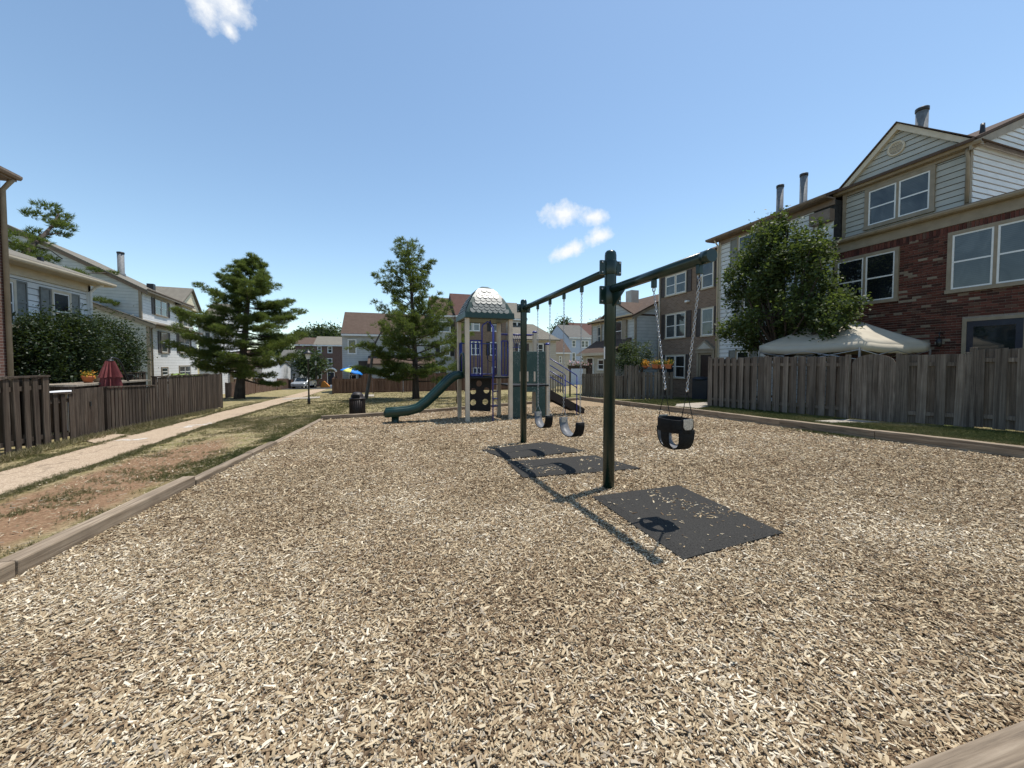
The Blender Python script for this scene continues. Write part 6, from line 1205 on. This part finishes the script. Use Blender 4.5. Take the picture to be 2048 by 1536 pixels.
# ------------------------------------------------------------------ things in the yards and on the lawn
def canopy():
    Xa, Xb, Ya, Yb = 12.43, 15.55, 7.27, 10.32; ze = ZAT(1718, 686, (Xa, Ya)) - .12; zlo = ZAT(1718, 704, (Xa, Ya)) + .05; cxx, cyy = (Xa + Xb) / 2, (Ya + Yb) / 2; zp = ZAT(1690, 642, (cxx, cyy)) + .16; base = on(cxx, cyy, .17); root = thing('canopy_tent', 'beige pop-up canopy tent behind the grey fence', 'canopy', base); O = Vector(base)
    for x in (Xa, Xb):
        for y in (Ya, Yb): m = MB(); m.box(-.02, .02, -.02, .02, 0, ze - O.z); m.build('leg', 'galvanised', root, (x - O.x, y - O.y, 0))
    m = MB(); N = 12; e = [(Xa, Ya), (Xb, Ya), (Xb, Yb), (Xa, Yb)]; lv = [(1.0, ze + .17), (.8, ze + .17 + (zp - ze - .17) * .20), (.55, ze + .17 + (zp - ze - .17) * .46), (.22, zp - (zp - ze) * .16)]
    for k, z in lv:
        for i in range(4):
            for t_ in range(N):
                f = t_ / N; x = e[i][0] * (1 - f) + e[(i+1) % 4][0] * f; y = e[i][1] * (1 - f) + e[(i+1) % 4][1] * f; sag = -.055 * math.sin(PI * f) * (1.6 - abs(k - .7)) ; m.v.append((cxx + (x - cxx) * k - O.x, cyy + (y - cyy) * k - O.y, z + sag + random.gauss(0, .006) - O.z))
    n = 4 * N
    for q in range(len(lv) - 1):
        for i in range(n): m.f.append([q*n+i, q*n+(i+1) % n, (q+1)*n+(i+1) % n, (q+1)*n+i]); m.m.append(0); m.s.append(True)
    top = m.build('canopy_top', 'canvas', root); sd = top.modifiers.new('cloth', 'SOLIDIFY'); sd.thickness = .006
    m = MB()
    for z in (0.0, zlo - ze - .17):
        for i in range(n): x, y, zz = (Vector(top.data.vertices[i].co)); kx_ = 1.002; m.v.append((x * kx_, y * kx_, zz + z + (random.gauss(0, .008) if z else 0)))
    for i in range(n): m.f.append([i, n+i, n+(i+1) % n, (i+1) % n]); m.m.append(0); m.s.append(True)
    va = m.build('valance', 'canvas', root); sd = va.modifiers.new('cloth', 'SOLIDIFY'); sd.thickness = .006
    m = MB(); r0 = [(sx * .5, sy_ * .5, zp + .0 - O.z) for sx, sy_ in ((-1,-1),(0,-1.06),(1,-1),(1.06,0),(1,1),(0,1.06),(-1,1),(-1.06,0))]; r0 = [(x, y, z + (.07 if i % 2 else -.02)) for i, (x, y, z) in enumerate(r0)]; m.v = r0 + [(0, 0, zp + .20 - O.z)]
    for i in range(8): m.f.append([i, (i+1) % 8, 8]); m.m.append(0); m.s.append(False)
    vc_ = m.build('vent_cap', 'canvas', root); sd = vc_.modifiers.new('cloth', 'SOLIDIFY'); sd.thickness = .006
    m = MB()
    for i in range(4): a = V3(*e[i], ze - .06) - O; b = V3(*e[(i+1) % 4], ze - .06) - O; mid = (a + b) / 2; m.tube([a, mid - V3(0, 0, .28), b], .012, 6); m.tube([a - V3(0, 0, .28), mid, b - V3(0, 0, .28)], .012, 6)
    m.build('truss', 'galvanised', root)
canopy()
# bin, pots, lamp, litter bin, umbrellas, car
p = V3(15.15, 15.75); p = on(p.x, p.y, .1); zt_ = ZAT(1402, 753, p) - p.z
o = thing('storage_bin', 'dark navy lidded bin on the lawn by the dark fence', 'bin', p, R(-60)); m = MB(); m.box(-.36, .36, -.36, .36, 0, zt_ * .86); m.build('body', 'navy_bin', o, bev=.03); m = MB(); m.lathe([(.44, zt_ * .86), (.45, zt_ * .90), (.36, zt_ * .97), (.1, zt_)], (0, 0, 0), 18); m.build('lid', 'navy_bin', o)
sA, sB = V3(*pC2) + V3(.28, .30), V3(*pD) + V3(-.1, .35); zsh = ZAT(1320, 738, (sA + sB) / 2); sh = thing('plant_shelf', 'dark wooden shelf holding flower pots above the fence', 'shelf', on(sA.x, sA.y)); m = MB(); b_ = V3(sA.x, sA.y, zsh) - Vector(sh.location); c_ = V3(sB.x, sB.y, zsh) - Vector(sh.location); m.bar(b_, c_, .3, .04); m.build('board', 'fence_dark', sh)
for q in (b_ + (c_ - b_) * .1, c_ - (c_ - b_) * .1): m = MB(); m.bar(V3(q.x, q.y, -.1), V3(q.x, q.y, q.z - .02), .08, .08); m.build('leg', 'fence_dark', sh)
ddir = (sB - sA).normalized()
for (u, w_, lab, tn) in ((1291, .20, 'orange bowl pot of rusty flowers, leftmost on the shelf', (.55, .85)), (1311.5, .30, 'wide orange planter with pale yellow flowers', (.3, 1.0)), (1325, .22, 'orange planter with green stems, third on the shelf', (.0, .55)), (1337.5, .26, 'orange pot of leafy greens at the right end of the shelf', (.2, .75))):
    c = PV(u, 733, sA, sB); c = V3(c.x, c.y, zsh + .02); o = thing('flower_pot', lab, 'flower pot', c, math.atan2(ddir.y, ddir.x), 'orange pots on the plant shelf'); m = MB(); k = w_ / .26
    if w_ == .20: m.lathe([(.05, 0), (.10, .05), (.19, .12), (.20, .14), (.17, .14), (.03, .11)], (0, 0, 0), 16)
    else: m.add([(-.13*k, -.09, 0), (.13*k, -.09, 0), (.13*k, .09, 0), (-.13*k, .09, 0), (-.17*k, -.12, .23), (.17*k, -.12, .23), (.17*k, .12, .23), (-.17*k, .12, .23)], [(3,2,1,0),(4,5,6,7),(0,1,5,4),(1,2,6,5),(2,3,7,6),(3,0,4,7)])
    m.build('pot', 'terracotta', o, bev=.01); n = 260; P = RNG.normal(0, 1, (n, 3)) * np.array((.11 * k, .07, .09)) + np.array((0, 0, .30)); leaf_mesh('plant', P, .075, 'flower', o, tn[0] + (tn[1] - tn[0]) * RNG.random(n))
c = G(1160, 795); c = V3(c.x + .3, c.y + .8, ZAT(1158, 731, (c.x + .3, c.y + .8))); o = thing('hanging_planter', 'planter of pink and white flowers above the fence behind the stairs', 'planter', c); m = MB(); m.box(-.7, .7, -.12, .12, -.2, 0); m.build('box', 'fence_dark', o, bev=.01); P = RNG.normal(0, 1, (500, 3)) * np.array((.42, .1, .10)) + np.array((0, 0, .08)); leaf_mesh('plant', P, .09, 'flower_pink', o, RNG.random(500))
for (x_, z0_) in ((-.6, 0), (.6, 0)): m = MB(); m.box(x_ - .04, x_ + .04, -.04, .04, gz(0, c.y) - c.z - .1, -.2); m.build('leg', 'fence_dark', o)
def lamp(label, u, v_base, v_top, Y=None):
    b = G(u, v_base) if Y is None else on(PY(u, v_base, Y).x, Y); hz = ZAT(u, v_top, b) - b.z; o = thing('lamp_post', label, 'lamp post', b, 0, 'lamp posts along the path'); m = MB(); m.lathe([(.075, -.2), (.075, .25), (.05, .32), (.042, .5), (.04, hz - .62), (.06, hz - .58), (.03, hz - .54)], (0, 0, 0), 12); m.build('post', 'black_iron', o)
    m = MB(); m.lathe([(.085, hz - .54), (.14, hz - .27)], (0, 0, 0), 6, sm=False); m.build('lantern', 'lamp_glass', o)
    m = MB(); m.lathe([(.245, hz - .27), (.25, hz - .24), (.11, hz - .12), (.05, hz - .08), (.05, hz - .03), (.02, hz)], (0, 0, 0), 16); m.build('cap', 'black_iron', o)
lamp('black lamp post with lantern standing on the left lawn', 618, 808, 698); lamp('distant lamp post in front of the far brick house', 632, 770, 722, 58.0)
b = G(715, 831); o = thing('trash_can', 'dark brown trash can with domed lid by the timber edging', 'trash can', b, R(-8)); hz = ZAT(715, 784, b) - b.z; rb = .27; m = MB(); m.lathe([(rb * .92, 0), (rb * .92, .03), (rb, .05), (rb, hz * .70)], (0, 0, 0), 26); body = m.build('body', 'brown_metal', o)
for k in range(26): a = 2*PI*k/26; m = MB(); m.bar((rb * 1.015 * math.cos(a), rb * 1.015 * math.sin(a), .06), (rb * 1.015 * math.cos(a), rb * 1.015 * math.sin(a), hz * .68), .03, .012, up=(math.cos(a), math.sin(a), 0)); m.build('slat', 'brown_metal', body)
m = MB(); m.lathe([(rb * 1.06, hz * .70), (rb * 1.06, hz * .745), (rb * .84, hz * .75), (rb * .82, hz * .85), (rb * .62, hz * .95), (rb * .3, hz * .995), (.02, hz)], (0, 0, 0), 26); lid = m.build('lid', 'brown_metal', o); m = MB(); m.prism([(x_, -rb * .87, z_) for x_, z_ in ((-.13, hz * .76), (.13, hz * .76), (.13, hz * .86), (.09, hz * .90), (-.09, hz * .90), (-.13, hz * .86))], (0, .10, 0)); m.build('opening', 'rubber', lid)
# closed red umbrella and its curved arm in the left yard
c = PX(222, 780, -8.1); b = on(c.x, c.y); zt_ = ZAT(222, 722, b) - b.z; zb_ = ZAT(222, 790, b) - b.z; o = thing('closed_umbrella', 'closed dusty red patio umbrella behind the left fence', 'umbrella', b)
def fold(z0, z1, r0, r1, n=14, amp=.22):
    m = MB(); K = 6
    for i in range(K + 1):
        f = i / K; r_ = r0 + (r1 - r0) * f
        for j in range(n * 2): a = PI * j / n; rr = r_ * (1 + (amp if j % 2 else -amp)); m.v.append((rr * math.cos(a), rr * math.sin(a), z0 + (z1 - z0) * f + (random.gauss(0, .012) if i == 0 else 0)))
    for i in range(K):
        for j in range(2*n): m.f.append([i*2*n+j, i*2*n+(j+1) % (2*n), (i+1)*2*n+(j+1) % (2*n), (i+1)*2*n+j]); m.m.append(0); m.s.append(False)
    return m
zm = zt_ - (zt_ - zb_) * .42; fold(zb_ - .35, zm + .02, .30, .17).build('canopy', 'umbrella_red', o); fold(zm - .06, zt_, .225, .085).build('top_tier', 'umbrella_red', o); m = MB(); m.lathe([(.09, zt_ - .01), (.07, zt_ + .03), (.02, zt_ + .05)], (0, 0, 0), 12); m.build('crown_cap', 'black_iron', o); m = MB(); m.tube([(0, 0, 0), (0, 0, zb_)], .024, 8); m.build('pole', 'black_iron', o)
q = lambda u, v: PX(u, v, -8.3) - Vector(b); m = MB(); m.tube([q(219, 719), q(225, 715), q(235, 718), q(243, 729), q(251, 747), q(257, 764), q(258, 800)], .028, 8); m.build('arm', 'black_iron', o)
c0_, c1_ = PX(152, 762, -8.3), PX(302, 760, -8.3); z_ = PX(230, 764, -8.3).z; o = thing('raised_planter', 'raised brown deck box behind the left fence', 'planter box', on(-8.9, (c0_.y + c1_.y) / 2)); Oo = Vector(o.location); y0_, y1_ = c0_.y - Oo.y, c1_.y - Oo.y - .2
m = MB(); m.box(-.6, .55, y0_, y1_, 0, z_ - Oo.z - .05); m.build('side', 'fence_dark', o)
for k in range(8): m = MB(); x_ = -.66 + k * .165; m.box(x_, x_ + .155, y0_ - .06, y1_ + .06, z_ - Oo.z - .05, z_ - Oo.z + random.uniform(-.004, .004)); m.build('plank', 'fence_tan', o)
for (u, lab, tn, mt) in ((176, 'orange flower pot on the raised deck box', (.58, .95), 'terracotta'), (196, 'pale grey pot beside the red umbrella', (0, .4), 'concrete'), (256, 'dark pot at the right end of the raised deck box', (0, .4), 'rubber')):
    c = PX(u, 752, -8.75); c = V3(c.x, c.y, z_ + .003); o = thing('flower_pot', lab, 'flower pot', c, 0, 'pots on the raised deck box'); m = MB(); m.lathe([(.09, 0), (.14, .16), (.15, .2), (.12, .2), (.02, .18)], (0, 0, 0), 14); m.build('pot', mt, o)
    if u == 176: leaf_mesh('plant', RNG.normal(0, 1, (150, 3)) * np.array((.08, .08, .05)) + np.array((0, 0, .24)), .06, 'flower', o, .3 + .55 * RNG.random(150))
c = PX(135, 782, -8.2); b = on(c.x, c.y); o = thing('patio_table', 'white plastic patio table glimpsed over the low fence', 'table', b); hz = c.z - b.z; m = MB(); m.box(-.4, .4, -.55, .55, hz - .04, hz); m.build('top', 'white_plastic', o, bev=.01)
for sx in (-.33, .33):
    for sy_ in (-.48, .48): m = MB(); m.box(-.025, .025, -.025, .025, 0, hz - .04); m.build('leg', 'white_plastic', o, (sx, sy_, 0))
# blue beach umbrella and toys by the centre fence
c = PY(700, 741, 38.6); b = on(c.x, c.y); o = thing('beach_umbrella', 'blue and yellow beach umbrella above the centre fence', 'umbrella', b); hz = c.z - b.z; m = MB(); m.tube([(0, 0, 0), (.15, 0, hz)], .025, 8); m.build('pole', 'trim_white', o); rr = PY(723, 741, 38.6).x - c.x; tilt = Matrix.Rotation(R(14), 3, 'Y')
for k in range(8):
    m = MB(); n = 4; a0, a1 = 2*PI*k/8, 2*PI*(k+1)/8; K = 5
    for i in range(K + 1):
        f = i / K
        for j in range(n + 1): a = a0 + (a1 - a0) * j / n; r_ = rr * f; v = tilt @ V3(r_*math.cos(a), r_*math.sin(a), .42 * (1 - f ** 1.8) - .06 * math.sin(PI*j/n) * f); m.v.append((v.x + .15, v.y, v.z + hz - .15))
    for i in range(K):
        for j in range(n): m.f.append([i*(n+1)+j, (i+1)*(n+1)+j, (i+1)*(n+1)+j+1, i*(n+1)+j+1]); m.m.append(0); m.s.append(True)
    g_ = m.build('panel', 'umbrella_yellow' if k in (5, 1) else 'umbrella_blue', o); sd = g_.modifiers.new('cloth', 'SOLIDIFY'); sd.thickness = .01
c = on(PY(651, 768, 60).x, 60.0); o = thing('toy_slide', 'small orange and white toy near the far doorway', 'toy', c); m = MB(); m.prism([(-.7, 0, 0), (-.45, 0, .9), (-.15, 0, .95), (.6, 0, .12), (.7, 0, 0)], (0, .45, 0)); m.build('body', 'orange_toy', o, bev=.05); m = MB(); m.box(.55, .95, 0, .45, 0, .35); m.build('step', 'white_plastic', o, bev=.05)
# parked car at the end of the path
def car():
    x = PY(607, 772, 58).x; b = on(x, 58.5, .01); o = thing('parked_car', 'silver car parked at the end of the path', 'car', b, R(80)); L_, W_ = 4.4, 1.75
    prof = [(-2.2, .35), (-2.2, .75), (-1.95, .88), (-1.25, .95), (-.55, 1.40), (.75, 1.44), (1.5, 1.0), (2.1, .92), (2.2, .6), (2.15, .3)]
    m = MB(); m.prism([(x_, -W_/2, z_) for x_, z_ in prof], (0, W_, 0)); body = m.build('body', 'car_silver', o, bev=.08)
    for sg in (-1, 1):
        m = MB(); m.prism([(x_, sg * (W_/2 + .004), z_) for x_, z_ in ((-1.1, .97), (-.52, 1.34), (.1, 1.36), (.1, .97))], (0, sg * .012, 0)); m.build('side_window', 'glass_dark', o); m = MB(); m.prism([(x_, sg * (W_/2 + .004), z_) for x_, z_ in ((.16, .97), (.16, 1.36), (.7, 1.37), (1.3, 1.0))], (0, sg * .012, 0)); m.build('side_window', 'glass_dark', o)
        for x_ in (-1.35, 1.35): m = MB(); m.tube([(x_, sg * (W_/2 - .18), .32), (x_, sg * (W_/2 + .02), .32)], .32, 18); wh = m.build('wheel', 'rubber', o); m = MB(); m.tube([(x_, sg * (W_/2 + .015), .32), (x_, sg * (W_/2 + .035), .32)], .2, 14); m.build('rim', 'galvanised', wh)
        m = MB(); m.box(-2.24, -2.19, sg * .55 - .2, sg * .55 + .2, .62, .76); m.build('headlight', 'lamp_glass', o); m = MB(); m.box(2.17, 2.23, sg * .6 - .15, sg * .6 + .15, .68, .84); m.build('tail_light', 'umbrella_red', o)
    m = MB(); m.prism([(-1.2, -W_/2 + .14, .985), (-1.2, W_/2 - .14, .985), (-.6, W_/2 - .2, 1.39), (-.6, -W_/2 + .2, 1.39)], (-.012, 0, .02)); m.build('windscreen', 'glass_dark', o)
car()
